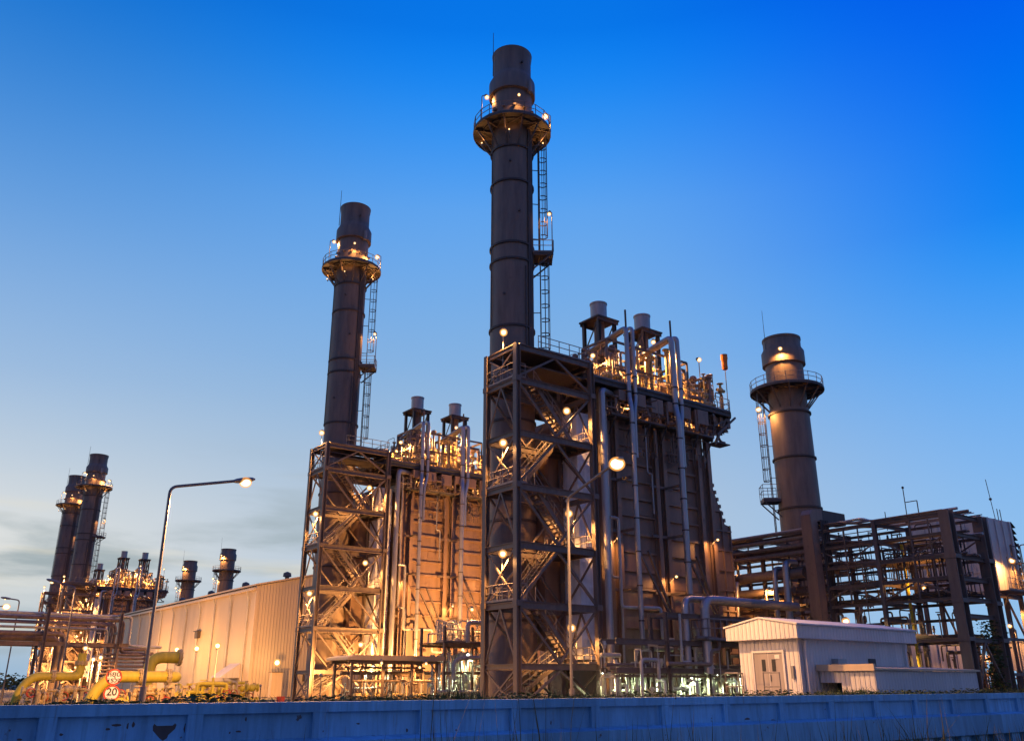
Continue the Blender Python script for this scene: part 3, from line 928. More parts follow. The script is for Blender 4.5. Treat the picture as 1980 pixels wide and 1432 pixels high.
    # deck lamps
    for a, b, zf, zh, pw in ((6.2, -3.2, ZD, 28.6, 380), (12.9, -2.9, ZD, 30.4, 520), (14.1, -3.0, ZD+3, 31.8, 420), (20.3, -3.0, ZD, 31.4, 170),
                             (10.4, -2.2, ZD, 28.2, 480), (16.6, -1.8, ZD, 28.4, 420), (10.0, 2.6, ZD, 28.5, 380), (17.5, 3.2, ZD, 28.3, 300)):
        floodlight(t, (a+.3, b, zf), (a, b-.25, zh), (-.15, -.2, -1) if a < 20 else (.6, -.9, -.6), pw*bright, .19)
    for a, pw in ((8.6, 110), (12.2, 90), (16.6, 110), (20.0, 90)):
        floodlight(t, (a, BF-.6, ZD-.5), (a, BF-1.1, 24.3), (0, .15, -1), pw*bright, .13)
    for a, z in ((6.0, 12.0), (12.4, 9.5), (17.9, 13.0)):
        floodlight(t, (a, BF-.7, z), (a+.1, BF-1.5, z+.5), (0, .35, -1), 45*bright, .11)
    return t


# ================================================================== the four generating units
U2 = (1.24, 35.3)          # second unit, one bay further along the row
w3 = (-114.2, 165.0); U3 = (.8*w3[0]+.6*w3[1], -.6*w3[0]+.8*w3[1])
w4 = (-132.4, 191.0); U4 = (.8*w4[0]+.6*w4[1], -.6*w4[0]+.8*w4[1])

stk = tall_stack('tallest dark exhaust stack in the middle, rising behind the nearest stair tower')
copy_tree(stk, *U2, gain=2.6, label='dark exhaust stack left of centre, rising behind the second stair tower beside the beige hall')
for U, lab in ((U3, 'far left exhaust stack, the taller looking one of the leaning pair behind the beige hall'),
               (U4, 'outermost exhaust stack at far left, the lower looking one of the pair')):
    o = copy_tree(stk, *U, gain=3, label=lab); o.scale = (1.26, 1.26, 1.03)

twr = stair_tower('nearest dark steel stair tower with zigzag stairs, in front of the tallest stack')
copy_tree(twr, *U2, gain=1.5, label='amber lit steel stair tower with zigzag stairs beside the beige hall gable')
copy_tree(twr, *U3, gain=6, label='far stair tower at the foot of the taller leaning stack behind the left pipe bridge')
copy_tree(twr, *U4, gain=6, label='outermost far stair tower at the foot of the outer leaning stack on the left')

blr = boiler('nearest dark panelled boiler with twin silver risers and an overhanging top deck with windsock')
copy_tree(blr, *U2, gain=1.5, label='amber lit panelled boiler between the two big stair towers')
copy_tree(blr, *U3, gain=3, label='small far boiler with lit deck, just behind the roof line of the beige hall')
copy_tree(blr, *U4, gain=3, label='farthest boiler at left, mostly hidden behind the far boiler by the beige hall')

va = steam_vent('grey silencer vent on four legs nearer the tallest stack, on the nearest boiler', (10.3, 0, 25.5))
vb = steam_vent('grey silencer vent on four legs beside the right silver riser of the nearest boiler', (15.7, -.4, 25.5))
for U, la, lb in ((U2, 'left silencer vent of the two on the amber lit boiler', 'right silencer vent of the two on the amber lit boiler'),
                  (U3, 'left silencer vent of the two on the small far boiler behind the hall', 'right silencer vent of the two on the small far boiler behind the hall'),
                  (U4, 'left silencer vent on the farthest boiler at the left', 'right silencer vent on the farthest boiler at the left')):
    copy_tree(va, *U, label=la); copy_tree(vb, *U, label=lb)

bp = bypass_stack('short thick bypass stack on the right, behind the pipe rack', (38.7, 0, 0))
bp.scale = (1, 1, .982)
copy_tree(bp, 8.2, 201.4, gain=2, label='right one of the two short far stacks standing behind the beige hall roof')
copy_tree(bp, 7.6, 234.5, gain=2, label='left one of the two short far stacks standing behind the beige hall roof')

# windsock on the overhanging deck
ws = (21.6, -5.3)
t = thing('windsock', 'limp orange windsock on a thin pole at the end of the boiler deck', 'windsock', (*ws, 25.5))
MB().tube((*ws, 25.5), (*ws, 31.6), .04, 6).build('pole', 'pole', t)
MB().ring((*ws, 0), .30, .34, 31.5, 31.55, 14).build('hoop', 'lamp', t)
MB().lathe((*ws, 0), [(.31, 31.5), (.34, 31.2), (.28, 30.9), (.26, 30.5), (.29, 30.2), (.24, 30.05), (.18, 30.1)], 14).build('sleeve', 'orange', t)

# ================================================================== turbine hall (beige)
ha, hb = 4.5, 65.4
t = thing('turbine_hall', 'long beige clad hall with low pitched roof behind the street lamp', 'hall', (16.5, 102, 0))
E, W, LN = 14.6, 24.0, 76.0
MB().prism([(ha, 0), (ha, E), (ha+W/2, E+2.7), (ha+W, E), (ha+W, 0)], hb, hb+LN).build('wall', 'beige', t, smooth=False)
rf = MB()
for sx, ex, rz in ((ha-.35, ha+W/2, 1), (ha+W/2, ha+W+.35, -1)):
    z0 = E+.02 if rz == 1 else E+2.75; z1 = E+2.75 if rz == 1 else E+.02
    rf.add([(sx, hb-.3, z0), (ex, hb-.3, z1), (ex, hb+LN+.3, z1), (sx, hb+LN+.3, z0),
            (sx, hb-.3, z0+.22), (ex, hb-.3, z1+.22), (ex, hb+LN+.3, z1+.22), (sx, hb+LN+.3, z0+.22)],
           [(0, 3, 2, 1), (4, 5, 6, 7), (0, 1, 5, 4), (1, 2, 6, 5), (2, 3, 7, 6), (3, 0, 4, 7)])
rfo = rf.build('roof', 'trim', t, smooth=False)
for i in range(4):
    MB().lathe((ha+5.5+i*.2, hb+3+i*17, E+1.3), [(.3, 0), (.3, .5), (.62, .6), (.55, 1.1), (.1, 1.3)], 14).build('roof_ventilator', 'steel', rfo)
MB().beam((ha-.42, hb-.3, E-.45), (ha-.42, hb+LN+.3, E-.45), .28, .3).build('gutter', 'trim', t)
MB().box(ha-.09, ha+.3, hb-.09, hb+.3, 0, E-.05).build('corner_trim', 'trim', t)
for i in range(11):
    b = hb+2.5+i*6.9
    mb = MB().pipe([(ha-.4, b, E-.6), (ha-.4, b, E-1.0), (ha-.14, b, E-1.5), (ha-.14, b, .3)], .1, 7, .2)
    for z in (E-2.4, E-6.5, 4):
        mb.ring((ha-.14, b, 0), .1, .15, z, z+.14, 8)
    mb.build('downpipe', 'pipe_pale', t)
mb = MB().box(ha-.5, ha-.02, hb+22, hb+23.4, 8.4, 9.4)
mb.box(ha-.7, ha-.05, hb+21.8, hb+23.6, 9.4, 9.5)
mb.build('wall_vent', 'steel_dark', t)
MB().box(ha+.3, ha+W, hb-.1, hb-.001, .0, 1.0).build('plinth', 'trim', t)
mb = MB().prism([(hb+1.2, 2.6), (hb+1.2, 4.7), (hb+4.6, 4.7), (hb+4.6, 2.6)], ha-2.4, ha-.02, 'x')
mb2 = MB().prism([(ha-.02, 4.4), (ha-2.6, 2.6), (ha-2.6, 2.45), (ha-.02, 2.45)], hb+3.5, hb+7.5)
mb2.build('intake_hood', 'white', t)
for px in (3.2, 7.8):
    MB().box(ha+px, ha+px+.5, hb-.28, hb-.02, 2.0, 2.9).build('wall_box', 'steel_dark', t)

# floodlight posts washing the hall wall; two behind the bridge are added fill
for i, (b, z, lab) in enumerate(((68.6, 5.6, 'farthest of the three floodlight posts along the long beige hall wall, near the yellow elbow'),
                                 (60.5, 5.5, 'middle one of the three floodlight posts along the long beige hall wall'),
                                 (52.9, 5.6, 'floodlight post along the long beige hall wall nearest its corner'),
                                 (84.0, 5.4, 'added fill floodlight post by the hall wall, first one behind the end of the pipe bridge'),
                                 (106.0, 5.4, 'added fill floodlight post by the far end of the hall wall, behind the pipe bridge'))):
    base = (-4.5, b, 0) if i < 3 else (-3.5, b, 0)
    t = thing('floodlight_post', lab, 'floodlight', base, 'floodlight posts by the hall')
    MB().tube(base, (base[0], base[1], z-.1), .09, 8, .06).build('pole', 'pipe_pale', t)
    MB().tube((base[0], b, z-.1), (base[0], b, z+.02), .16, 10).build('lamp_collar', 'lamp', t)
    MB().ball((base[0], b, z+.38), .24, 18).build('lamp_bulb', 'hot', t)
    MB().ball((base[0], b, z+.38), .4, 22).build('lamp_halo', 'halo', t)
    light(t, (base[0]+.55, b+.1, z+.5), (500, 430, 560, 1300, 1300)[i], (1, .47, .155), .3, (1, .15, .1), 178)
base = (ha+2.2, hb-4, 0)
t = thing('control_cabinet', 'beige cabinet with a bright lamp on top in front of the hall gable', 'cabinet', base)
MB().box(base[0]-.75, base[0]+.75, base[1]-.45, base[1]+.45, 0, 3.1).build('cabinet_body', 'trim', t)
MB().box(base[0]-.85, base[0]+.85, base[1]-.55, base[1]+.55, 3.1, 3.18).build('cabinet_cap', 'steel', t)
f = MB().tube((base[0], base[1], 3.1), (base[0], base[1], 4.1), .07, 6).build('lamp_stem', 'lamp', t)
MB().ball((base[0], base[1], 4.35), .3, 16).build('lamp_bulb', 'hot', f)
MB().ball((base[0], base[1], 4.35), .5, 20).build('lamp_halo', 'halo', f)
light(f, (base[0], base[1]+.9, 4.5), 45, (1, .6, .26), .2, (0, 1, -.2))


# ================================================================== street lamps
def street_lamp(label, base, h, arm, rise, ln, power, r, tip=None, bulb='hot', dark=True):
    a, b, z = base
    t = thing('street_lamp', label, 'street lamp', base, 'street lamps')
    d = Vector(arm).normalized()
    e = V(a, b, h)+d*ln+V(0, 0, rise)
    p = MB()
    p.tube((a, b, z), (a, b, z+1.3), .13, 10, .12)
    p.pipe([(a, b, z+1.3), (a, b, h), tuple(e)], .062, 9, .28, 5)
    p.build('pole', 'pole', t)
    MB().box(a-.2, a+.2, b-.2, b+.2, z, z+.06).build('base_plate', 'steel', t)
    ax = (d*ln+V(0, 0, rise)).normalized()
    hd = MB()
    s, u = frame_of(ax)
    prof = [(-.15, .07, .06), (.0, .12, .10), (.35, .17, .12), (.65, .15, .09), (.78, .06, .04)]
    vs = []; n = 10
    for x, w, hh in prof:
        for k in range(n):
            an = 2*math.pi*k/n
            vs.append(e+ax*x+s*math.cos(an)*w+u*math.sin(an)*hh)
    fs = [(j*n+k, j*n+(k+1) % n, (j+1)*n+(k+1) % n, (j+1)*n+k) for j in range(len(prof)-1) for k in range(n)]
    fs += [tuple(range(n-1, -1, -1)), tuple(range((len(prof)-1)*n, len(prof)*n))]
    hd.add(vs, fs)
    ho = hd.build('lamp_head', 'lamp', t)
    c = e+ax*.36-u*(.1)
    MB().ball(c, r*.84, 24, .8).build('lamp_bulb', bulb, ho)
    MB().ball(c, r*1.1, 28, .85).build('lamp_halo', 'halo', ho)
    light(ho, c-V(0, 0, r*1.2+.18), power, (1, .48, .17), .15)
    return t


street_lamp('dark street lamp post with long arm reaching right, standing before the beige hall', (-32.3, -20.3, .3), 9.1, (1, 0, 0), .6, 2.65, 3600, .24)
street_lamp('street lamp with the brightest lamp, arm reaching up in front of the nearest boiler', (-15.9, -25.5, .2), 9.8, (0, -1, 0), .95, 3.0, 1500, .33)
street_lamp('rusty street lamp post with black sleeve beside the left yellow pipe', (-28.6, 14.0, .2), 8.2, (-1, .3, 0), .3, 1.2, 500, .12, bulb='sodium')
street_lamp('small distant street lamp at the far left edge above the pipe bridge', (-28.2, 69.2, 0), 10.3, (1, 0, 0), .3, 2.4, 1800, .42)
street_lamp('thin short lamp post with unlit looking head beside the pipe bridge at far left', (-27.8, 43.4, 0), 9.4, (-1, 0, 0), .1, .9, 60, .08, bulb='sodium')

# ================================================================== round traffic signs
t = thing('traffic_sign', 'pair of round red rimmed signs on one post, one showing 20, before the yellow pipe', 'road sign', (-31.8, -13.7, 0))
sa, sb = -31.8, -13.7
MB().tube((sa, sb+.06, 0), (sa, sb+.06, 2.3), .04, 8).build('post', 'pole', t)
fdir = (L(0, 0)-L(sa, sb)); cam_w = Vector((0, 0, 1.7))


def sign_disc(c, r, yaw):
    n = Vector((math.sin(yaw), -math.cos(yaw), 0)); s = Vector((math.cos(yaw), math.sin(yaw), 0)); u = V(0, 0, 1); c = Vector(c)

    def disc(r0, d0, d1, m=36):
        vs = [c+n*d+s*r0*math.cos(2*math.pi*i/m)+u*r0*math.sin(2*math.pi*i/m) for d in (d0, d1) for i in range(m)]
        return MB().add(vs, [tuple(range(m-1, -1, -1)), tuple(range(m, 2*m))]+[(i, (i+1) % m, m+(i+1) % m, m+i) for i in range(m)])
    rim = disc(r, 0, .02).build('sign_rim', 'red', t)
    disc(r*.8, .021, .026).build('sign_face', 'signface', rim)
    return n, s, u, rim


def lettering(txt, c, size, n, s, par, name='lettering'):
    cu = bpy.data.curves.new(name, 'FONT'); cu.body = txt; cu.size = size; cu.align_x = 'CENTER'; cu.align_y = 'CENTER'; cu.extrude = .003; cu.offset = .006
    tmp = bpy.data.objects.new('lettering_source', cu); COL.objects.link(tmp)
    bpy.context.view_layer.update()
    dg = bpy.context.evaluated_depsgraph_get()
    me = bpy.data.meshes.new_from_object(tmp.evaluated_get(dg))
    bpy.data.objects.remove(tmp)
    mb = MB(); u = V(0, 0, 1)
    mb.add([Vector(c)+s*v.co.x+u*v.co.y+n*v.co.z for v in me.vertices], [tuple(p.vertices) for p in me.polygons])
    bpy.data.meshes.remove(me)
    return mb.build(name, 'ink', par, smooth=False)


yaw = R(-13)     # turned to the road in front of the wall
for zc, lines in ((1.97, (('หยุด', .12, .30), ('ตรวจ', -.13, .26))), (1.31, (('20', .05, .42), ('กม./ชม.', -.23, .11)))):
    c = (sa, sb, zc)
    n, s, u, rim = sign_disc(c, .33, yaw)
    for txt, dz, sz in lines:
        lettering(txt, Vector(c)+n*.03+V(0, 0, dz), sz, n, s, rim)

# ================================================================== yellow gas station on the left
def gas_pipe(label, pts, r, fl, base):
    t = thing('gas_pipe', label, 'gas pipe', base, 'yellow gas pipes')
    MB().pipe(pts, r, 20, r*2.6, 6).build('pipe', 'yellow', t)
    for p, d in fl:
        p = Vector(p); d = Vector(d).normalized()
        mb = MB().tube(p-d*.09, p-d*.01, r*1.45, 20).tube(p+d*.01, p+d*.09, r*1.45, 20)
        s, u = frame_of(d)
        for k in range(10):
            an = 2*math.pi*k/10
            q = p+s*math.cos(an)*r*1.28+u*math.sin(an)*r*1.28
            mb.tube(q-d*.15, q+d*.15, .035, 6)
        mb.build('flange', 'valve', t)
    return t


gas_pipe('fat yellow gas pipe rising from the ground and running level behind the round signs',
         [(-30.75, -5.0, -.4), (-30.75, -5.0, 1.0), (-29.95, -5.0, 2.05), (-26.6, -5.0, 2.05), (-26.2, -3.9, 2.05)], .29,
         (((-28.4, -5.0, 2.05), (1, 0, 0)), ((-26.95, -5.0, 2.05), (1, 0, 0))), (-29, -5, 0))
gas_pipe('thinner yellow gas pipe loop farther left, ending in an upright stub',
         [(-33.0, 2.6, -.4), (-32.9, 2.6, 1.2), (-32.3, 2.6, 2.1), (-30.2, 2.6, 2.1), (-29.8, 2.6, 2.15), (-29.8, 2.6, 3.4)], .24,
         (((-31.2, 2.6, 2.1), (1, 0, 0)), ((-29.8, 2.6, 2.85), (0, 0, 1))), (-31.4, 2.6, 0))
gas_pipe('short yellow gas header with a capped end in front of the hall wall',
         [(-25.3, 4.8, 0), (-25.3, 4.8, 3.3), (-23.6, 4.8, 3.3)], .36, (((-23.5, 4.8, 3.3), (1, 0, 0)),), (-25, 4.8, 0))
gas_pipe('low slim yellow pipe frame with two legs right of the fat gas pipes',
         [(-22.2, 4.0, 0), (-22.2, 4.0, 1.75), (-19.0, 4.0, 1.75), (-19.0, 4.0, 0)], .1, (((-20.6, 4.0, 1.75), (1, 0, 0)),), (-20.6, 4.0, 0))
rng = random.Random(11)
for k, (x0, x1, y0, y1, n, lab, mt) in enumerate((
        (-32.6, -29.4, .2, 1.8, 50, 'tangle of small pipes and valves under the left yellow loop', 'valve'),
        (-30.2, -26.4, -7.6, -6.0, 60, 'tangle of small pipes and handwheels below the fat yellow pipe', 'valve'),
        (-25.4, -22.9, -3.0, -.8, 70, 'dense yellow valve cluster right of the dark street lamp post', 'yellow'),
        (-21.8, -18.8, 2.2, 3.6, 50, 'low valve cluster inside the slim yellow frame', 'valve'))):
    mb = MB(); clutter(mb, rng, x0, x1, y0, y1, 0, (1.45, 1.5, 2.0, 1.8)[k], n, .10)
    t = thing('valve_skid', lab, 'valve skid', ((x0+x1)/2, (y0+y1)/2, 0), 'valve skids in the gas yard')
    mb.build('pipework', mt, t)
    MB().box(x0-.2, x1+.2, y0-.2, y1+.2, 0, .14).build('skid_base', 'concrete', t)
    wl = MB()
    for i in range(7):
        c = V(rng.uniform(x0, x1), rng.uniform(y0, y1), rng.uniform(.8, 1.4))
        wl.tube(c-V(0, .12, 0), c+V(0, .12, 0), .03, 6)
        for j in range(14):
            a0 = 2*math.pi*j/14; a1 = 2*math.pi*(j+1)/14
            wl.tube(c+V(.22*math.cos(a0), -.12, .22*math.sin(a0)), c+V(.22*math.cos(a1), -.12, .22*math.sin(a1)), .025, 5, caps=False)
    wl.build('handwheel', 'red', t)
    nb = MB()
    for i in range(6):
        c = V(rng.uniform(x0, x1), rng.uniform(y0, y1), rng.uniform(.5, 1.5))
        nb.ball(c, .24, 10); nb.tube(c-V(.4, 0, 0), c+V(.4, 0, 0), .13, 9); nb.tube(c+V(-.4, 0, 0), c+V(-.32, 0, 0), .26, 10); nb.tube(c+V(.32, 0, 0), c+V(.4, 0, 0), .26, 10)
    nb.build('valve_body', 'yellow' if k % 2 else 'valve', t)
# lamps among the gas pipes
for base, h, pw, lab in (((-24.0, 30.0, 0), 3.2, 700, 'left lamp of the trio among the yellow pipes'), ((-23.4, 29.0, 0), 3.2, 700, 'middle lamp of the trio among the yellow pipes'),
                         ((-22.6, 30.0, 0), 3.4, 600, 'right lamp of the trio among the yellow pipes')):
    t = thing('yard_lamp', lab, 'lamp', base, 'lamps among the yellow pipes')
    MB().tube(base, (base[0], base[1], h), .06, 8, .05).build('pole', 'pipe_pale', t)
    floodlight(t, (base[0], base[1], h-.05), (base[0], base[1], h+.5), (0, -.6, -1), pw, .17, 'hot')

# traffic cone, oil drums, low slab
t = thing('traffic_cone', 'orange traffic cone on the low pale slab at far left', 'cone', (-42.4, -7.0, 1.0))
MB().lathe((-42.4, -7, 1.0), [(.22, .05), (.2, .1), (.05, .78), (.03, .8)], 16).build('cone_body', 'red', t)
MB().box(-42.68, -42.12, -7.28, -6.72, 1.0, 1.05).build('base', 'red', t)
MB().ring((-42.4, -7, 0), .085, .135, 1.42, 1.6, 16).build('reflective_band', 'signface', t)
mb = MB()
for i in range(4):
    mb.box(-43.6+i*1.75, -41.95+i*1.75, -7.9, -6.4, 0, 1.0-.004*i)
    mb.box(-43.6+i*1.75, -41.95+i*1.75, -7.98, -7.9, .55, .9)
solo(mb, 'concrete_barrier', 'concrete', 'low pale concrete slab row behind the wall at bottom left', 'barrier', (-40.5, -7.1, 0))
for i, (a, b) in enumerate(((-22.3, -.2), (-16.9, 3.4))):
    t = thing('oil_drum', ('red oil drum beside the dense yellow valve cluster', 'red oil drum lying low right of the slim yellow frame')[i], 'drum', (a, b, 0), 'red drums in the gas yard')
    MB().lathe((a, b, 0), [(.28, 0), (.29, .3), (.31, .32), (.29, .34), (.29, .6), (.31, .62), (.29, .64), (.29, .9), (.27, .9), (.26, .87), (.02, .87)], 20).build('drum_body', 'red', t)
    MB().tube((a+.12, b, .87), (a+.12, b, .9), .04, 8).build('bung', 'lamp', t)

# ================================================================== pipe bridge on the left
t = thing('pipe_bridge', 'pipe bridge of several amber pipes crossing low at the left edge, dropping in elbows', 'pipe rack', (-36, 39.5, 0))
AE = -18.4
for i, (b, z, r, drop) in enumerate(((38.2, 7.9, .13, 5.2), (38.8, 7.55, .17, 4.6), (39.5, 7.2, .16, 5.0), (40.2, 6.75, .12, 4.1), (38.1, 6.1, .22, None), (39.8, 5.75, .3, None), (40.6, 7.85, .1, 5.4), (38.3, 7.05, .1, 4.4))):
    if drop:
        e = AE-.55*(i % 4)
        pts = [(-70, b, z), (e, b, z), (e, b, drop), (e+1.4, b, drop-.1), (e+3.2, b, drop-.1)]
    else:
        pts = [(-70, b, z), (AE-5-i*.2, b, z), (AE-5-i*.2, b, 0)]
    MB().pipe(pts, r, 10, r*3).build('pipe', 'pipe_brown' if i % 3 else 'pipe_pale', t)
for a in (-62, -53, -44, -35, -26, -19.5):
    mb = MB()
    for b in (37.7, 41.2):
        mb.hbeam((a, b, 0), (a, b, 8.3), .28, .28, up=(1, 0, 0))
    for z in (8.1, 6.45, 5.3):
        mb.beam((a, 37.7, z-.12), (a, 41.2, z-.12), .2, .22)
    mb.beam((a, 37.7, 2.0), (a, 41.2, 5.1), .12)
    mb.build('trestle', 'steel', t)
for b in (37.7, 41.2):
    MB().hbeam((-70, b, 5.2), (-18.5, b, 5.2), .2, .34).build('girder', 'pipe_brown', t)
mb = MB()
for k in range(7):
    mb.tube((-20.8, 37.5, 2.2+k*.36), (-16.2, 37.5, 2.2+k*.36), .09+.03*(k % 2), 7)
for a in (-19.5, -16.6):
    mb.beam((a, 37.3, 0), (a, 37.3, 4.9), .2); mb.beam((a, 38.4, 0), (a, 38.4, 4.9), .2)
mb.build('low_pipe_rows', 'pipe_brown', t)
for a, b, pw in ((-47, 37.0, 600), (-40, 37.2, 600), (-30, 37.0, 500), (-22.5, 37.0, 400)):
    floodlight(t, (a, b+.6, 5.6), (a, b-.1, 4.9), (0, -.2, -1), pw, .2)

# ================================================================== shelter and skids between the units
t = thing('pump_shelter', 'open pump shelter with flat pale roof between the two stair towers', 'shelter', (-6, 8.8, 0))
MB().prism([(-10.3, 3.42), (-10.3, 3.6), (-9.5, 3.78), (-1.6, 3.78), (-1.6, 3.42)], 7.0, 10.7).build('roof', 'trim', t)
for a in (-9.7, -7.0, -4.4, -2.1):
    for b in (7.4, 10.3):
        MB().hbeam((a, b, 0), (a, b, 3.41), .18, .18, up=(1, 0, 0), t=.03).build('post', 'steel', t)
mb = MB()
for b in (7.4, 10.3):
    mb.beam((-10, b, 3.3), (-1.8, b, 3.3), .12, .2)
    mb.beam((-9.7, b, 2.6), (-9.0, b, 3.3), .08); mb.beam((-2.1, b, 2.6), (-2.8, b, 3.3), .08)
mb.build('eaves_beam', 'steel', t)
mb = MB()
mb.tube((-9.5, 8.0, 1.9), (-2.2, 8.0, 1.9), .1, 8); mb.tube((-9.5, 9.6, 2.5), (-2.2, 9.6, 2.5), .14, 8); mb.tube((-9.5, 9.0, 2.9), (-2.2, 9.0, 2.9), .08, 8)
mb.build('header_pipe', 'pipe_brown', t)
floodlight(t, (-6.6, 9.9, 3.4), (-6.6, 9.8, 3.0), (0, 0, -1), 260, .14, 'whitebulb', (.9, 1, .72))
floodlight(t, (-3.2, 8.2, 3.4), (-3.2, 8.2, 3.0), (0, 0, -1), 160, .1)


floodlight(t, (-7.6, 7.3, 3.4), (-7.6, 6.6, 3.25), (0, -.2, -1), 130, .1)  # this and the next: lamps added at the eave to brighten the shelter front
floodlight(t, (-3.6, 7.3, 3.4), (-3.6, 6.6, 3.25), (0, -.2, -1), 130, .1)


def pump(label, a, b, grp, col='pipe_pale'):
    t = thing('pump', label, 'pump', (a, b, 0), grp)
    MB().box(a-.55, a+.55, b-.45, b+.45, 0, .3).build('base', 'concrete', t)
    MB().tube((a-.45, b, .72), (a+.1, b, .72), .3, 14).tube((a+.1, b, .72), (a+.3, b, .72), .2, 12).build('motor', 'teal' if col == 'teal' else 'valve', t)
    MB().lathe((a+.42, b, .45), [(.05, 0), (.26, .05), (.3, .27), (.26, .5), (.05, .55)], 14).build('casing', 'valve', t)
    MB().pipe([(a+.42, b, .95), (a+.42, b, 1.9), (a+.42, b+.8, 1.9)], .1, 8, .25).build('outlet_pipe', col, t)
    return t


for i, a in enumerate((-8.6, -6.9, -5.2, -3.5)):
    pump(('leftmost pump under the shelter roof', 'second pump from the left under the shelter roof', 'third pump from the left under the shelter roof', 'rightmost pump under the shelter roof')[i], a, 8.1, 'pumps under the shelter')
rng = random.Random(5)
t = thing('valve_skid', 'tangle of small pipework at the back of the pump shelter', 'valve skid', (-6, 9.6, 0), 'process skids between the units')
mb = MB(); clutter(mb, rng, -9.4, -2.3, 9.0, 10.2, 0, 2.9, 60, .1); mb.build('pipework', 'pipe_brown', t)

t = thing('process_skid', 'tall lit pipe skid with platform and railings left of the nearest stair tower', 'process skid', (5.5, 15, 0), 'process skids between the units')
mb = MB()
for a in (2.2, 5.2, 8.4):
    for b in (13, 17):
        mb.hbeam((a, b, 0), (a, b, 6.6), .22, .22, up=(1, 0, 0), t=.04)
for z in (2.6, 5.0):
    for b in (13, 17):
        mb.beam((2.2, b, z), (8.4, b, z), .16, .24)
mb.build('frame', 'pipe_brown', t)
MB().box(2.0, 8.6, 12.8, 17.2, 5.15, 5.2).build('platform', 'grating', t)
MB().rails([(2.0, 12.85, 5.2), (8.6, 12.85, 5.2), (8.6, 17.2, 5.2)], 1.1, .035, 1.).build('railing', 'rail', t)
mb = MB(); clutter(mb, rng, 2.2, 8.4, 12.6, 16.8, 0, 4.8, 110, .15); mb.build('pipework', 'pipe_pale', t)
mb = MB(); clutter(mb, rng, 2.4, 8.4, 13.2, 16.8, 5.22, 7.6, 46, .13); mb.build('upper_pipework', 'pipe_pale', t)
mb = MB()
mb.pipe([(4.6, 12.9, 5.2), (4.6, 12.9, 7.0), (6.4, 12.9, 7.0), (6.4, 12.9, 5.3)], .22, 10, .5)
mb.pipe([(3.0, 12.6, 2.0), (3.0, 12.6, 3.6), (4.0, 12.6, 3.9), (8.6, 12.6, 3.9)], .2, 10, .5)
mb.pipe([(1.2, 12.6, 1.0), (8.6, 12.6, 1.0)], .2, 10)
mb.build('main_pipe', 'pipe_pale', t)
floodlight(t, (5.0, 13.6, 4.9), (5.0, 13.4, 4.2), (0, -.5, -1), 260, .16, 'whitebulb', (.85, 1, .62))
floodlight(t, (2.6, 14.6, 2.6), (2.6, 14.4, 2.2), (0, -.5, -1), 200, .14, 'whitebulb', (.85, 1, .62))
floodlight(t, (7.6, 13.4, 4.9), (7.6, 13.0, 4.3), (0, -.5, -1), 420, .15)
floodlight(t, (6.0, 15.0, 5.2), (5.8, 14.0, 8.3), (0, -.3, -1), 500, .15)

# low floodlights for the second boiler; gable and far tower ones added as fill
for base, h, tgt, pw, lab in (((2.4, 26.5, 0), 2.3, (.5, 1, .5), 1500, 'low floodlight post lighting the silver duct beside the second stair tower'),
                              ((-3.4, 26.0, 0), 2.2, (0, 1, .6), 900, 'low floodlight post lighting the foot of the second stair tower'),
                              ((12.0, 18.5, 0), 3.4, (0, 1, .6), 5200, 'low floodlight post lighting the panels of the second boiler'),
                              ((-1.0, 47.0, 0), 1.2, (.2, 1, .35), 2600, 'added low fill floodlight post between the second stair tower and the hall gable'),
                              ((U3[0]-3, U3[1]-12, 0), 3.0, (.1, 1, .5), 5000, 'added fill floodlight post at the foot of the far stair tower behind the pipe bridge'),
                              ((U4[0]-3, U4[1]-12, 0), 3.0, (.1, 1, .5), 5000, 'added fill floodlight post at the foot of the outermost far stair tower')):
    t = thing('floodlight_post', lab, 'floodlight', base, 'low floodlight posts in the yard')
    MB().tube(base, (base[0], base[1], h), .07, 8).build('pole', 'pole', t)
    floodlight(t, (base[0], base[1], h-.05), (base[0], base[1]+.2, h+.3), tgt, pw, .16)

# ================================================================== pipe frame in front of the nearest boiler
rng = random.Random(21)
t = thing('pipe_gantry', 'dark pipe gantry with bent silver pipes at the foot of the nearest boiler', 'pipe rack', (12, -9.3, 0))
for a in (6.9, 11.2, 15.5, 20.4):
    for b in (-9.6, -8.0):
        MB().hbeam((a, b, 0), (a, b, 6.7), .26, .26, up=(1, 0, 0), t=.05).build('column', 'steel', t)
for z in (6.65, 4.7, 2.75):
    mb = MB()
    for b in (-9.6, -8.0):
        mb.hbeam((6.9 if z > 5 else 1.8, b, z-.17), (20.4, b, z-.17), .2, .34, t=.05)
    for a in (6.9, 11.2, 15.5, 20.4):
        mb.beam((a, -9.6, z-.16), (a, -8.0, z-.16), .16, .26)
    mb.build('beam', 'steel', t)
MB().box(10.4, 20.6, -10.6, -8.0, 4.74, 4.8).build('walkway', 'grating', t)
MB().rails([(10.4, -8.0, 4.8), (10.4, -10.55, 4.8), (20.6, -10.55, 4.8)], 1.5, .04, .75).build('railing', 'rail', t)
MB().pipe([(10.9, -9.9, 2.4), (10.9, -9.9, 7.75), (16.5, -9.9, 7.75), (22.5, -9.9, 7.75)], .36, 14, .9).build('pipe', 'silver', t)
MB().pipe([(9.5, -9.2, 2.6), (9.5, -9.2, 7.55), (10.6, -8.6, 7.9), (21, -8.6, 7.9)], .27, 12, .7).build('pipe', 'silver', t)
MB().pipe([(9.4, -10.2, 4.9), (11.9, -10.2, 4.9), (11.9, -10.2, 4.1), (10.9, -10.2, 4.0), (10.9, -10.2, 3.05), (6.2, -10.2, 3.05)], .15, 10, .3).build('pipe', 'pipe_brown', t)
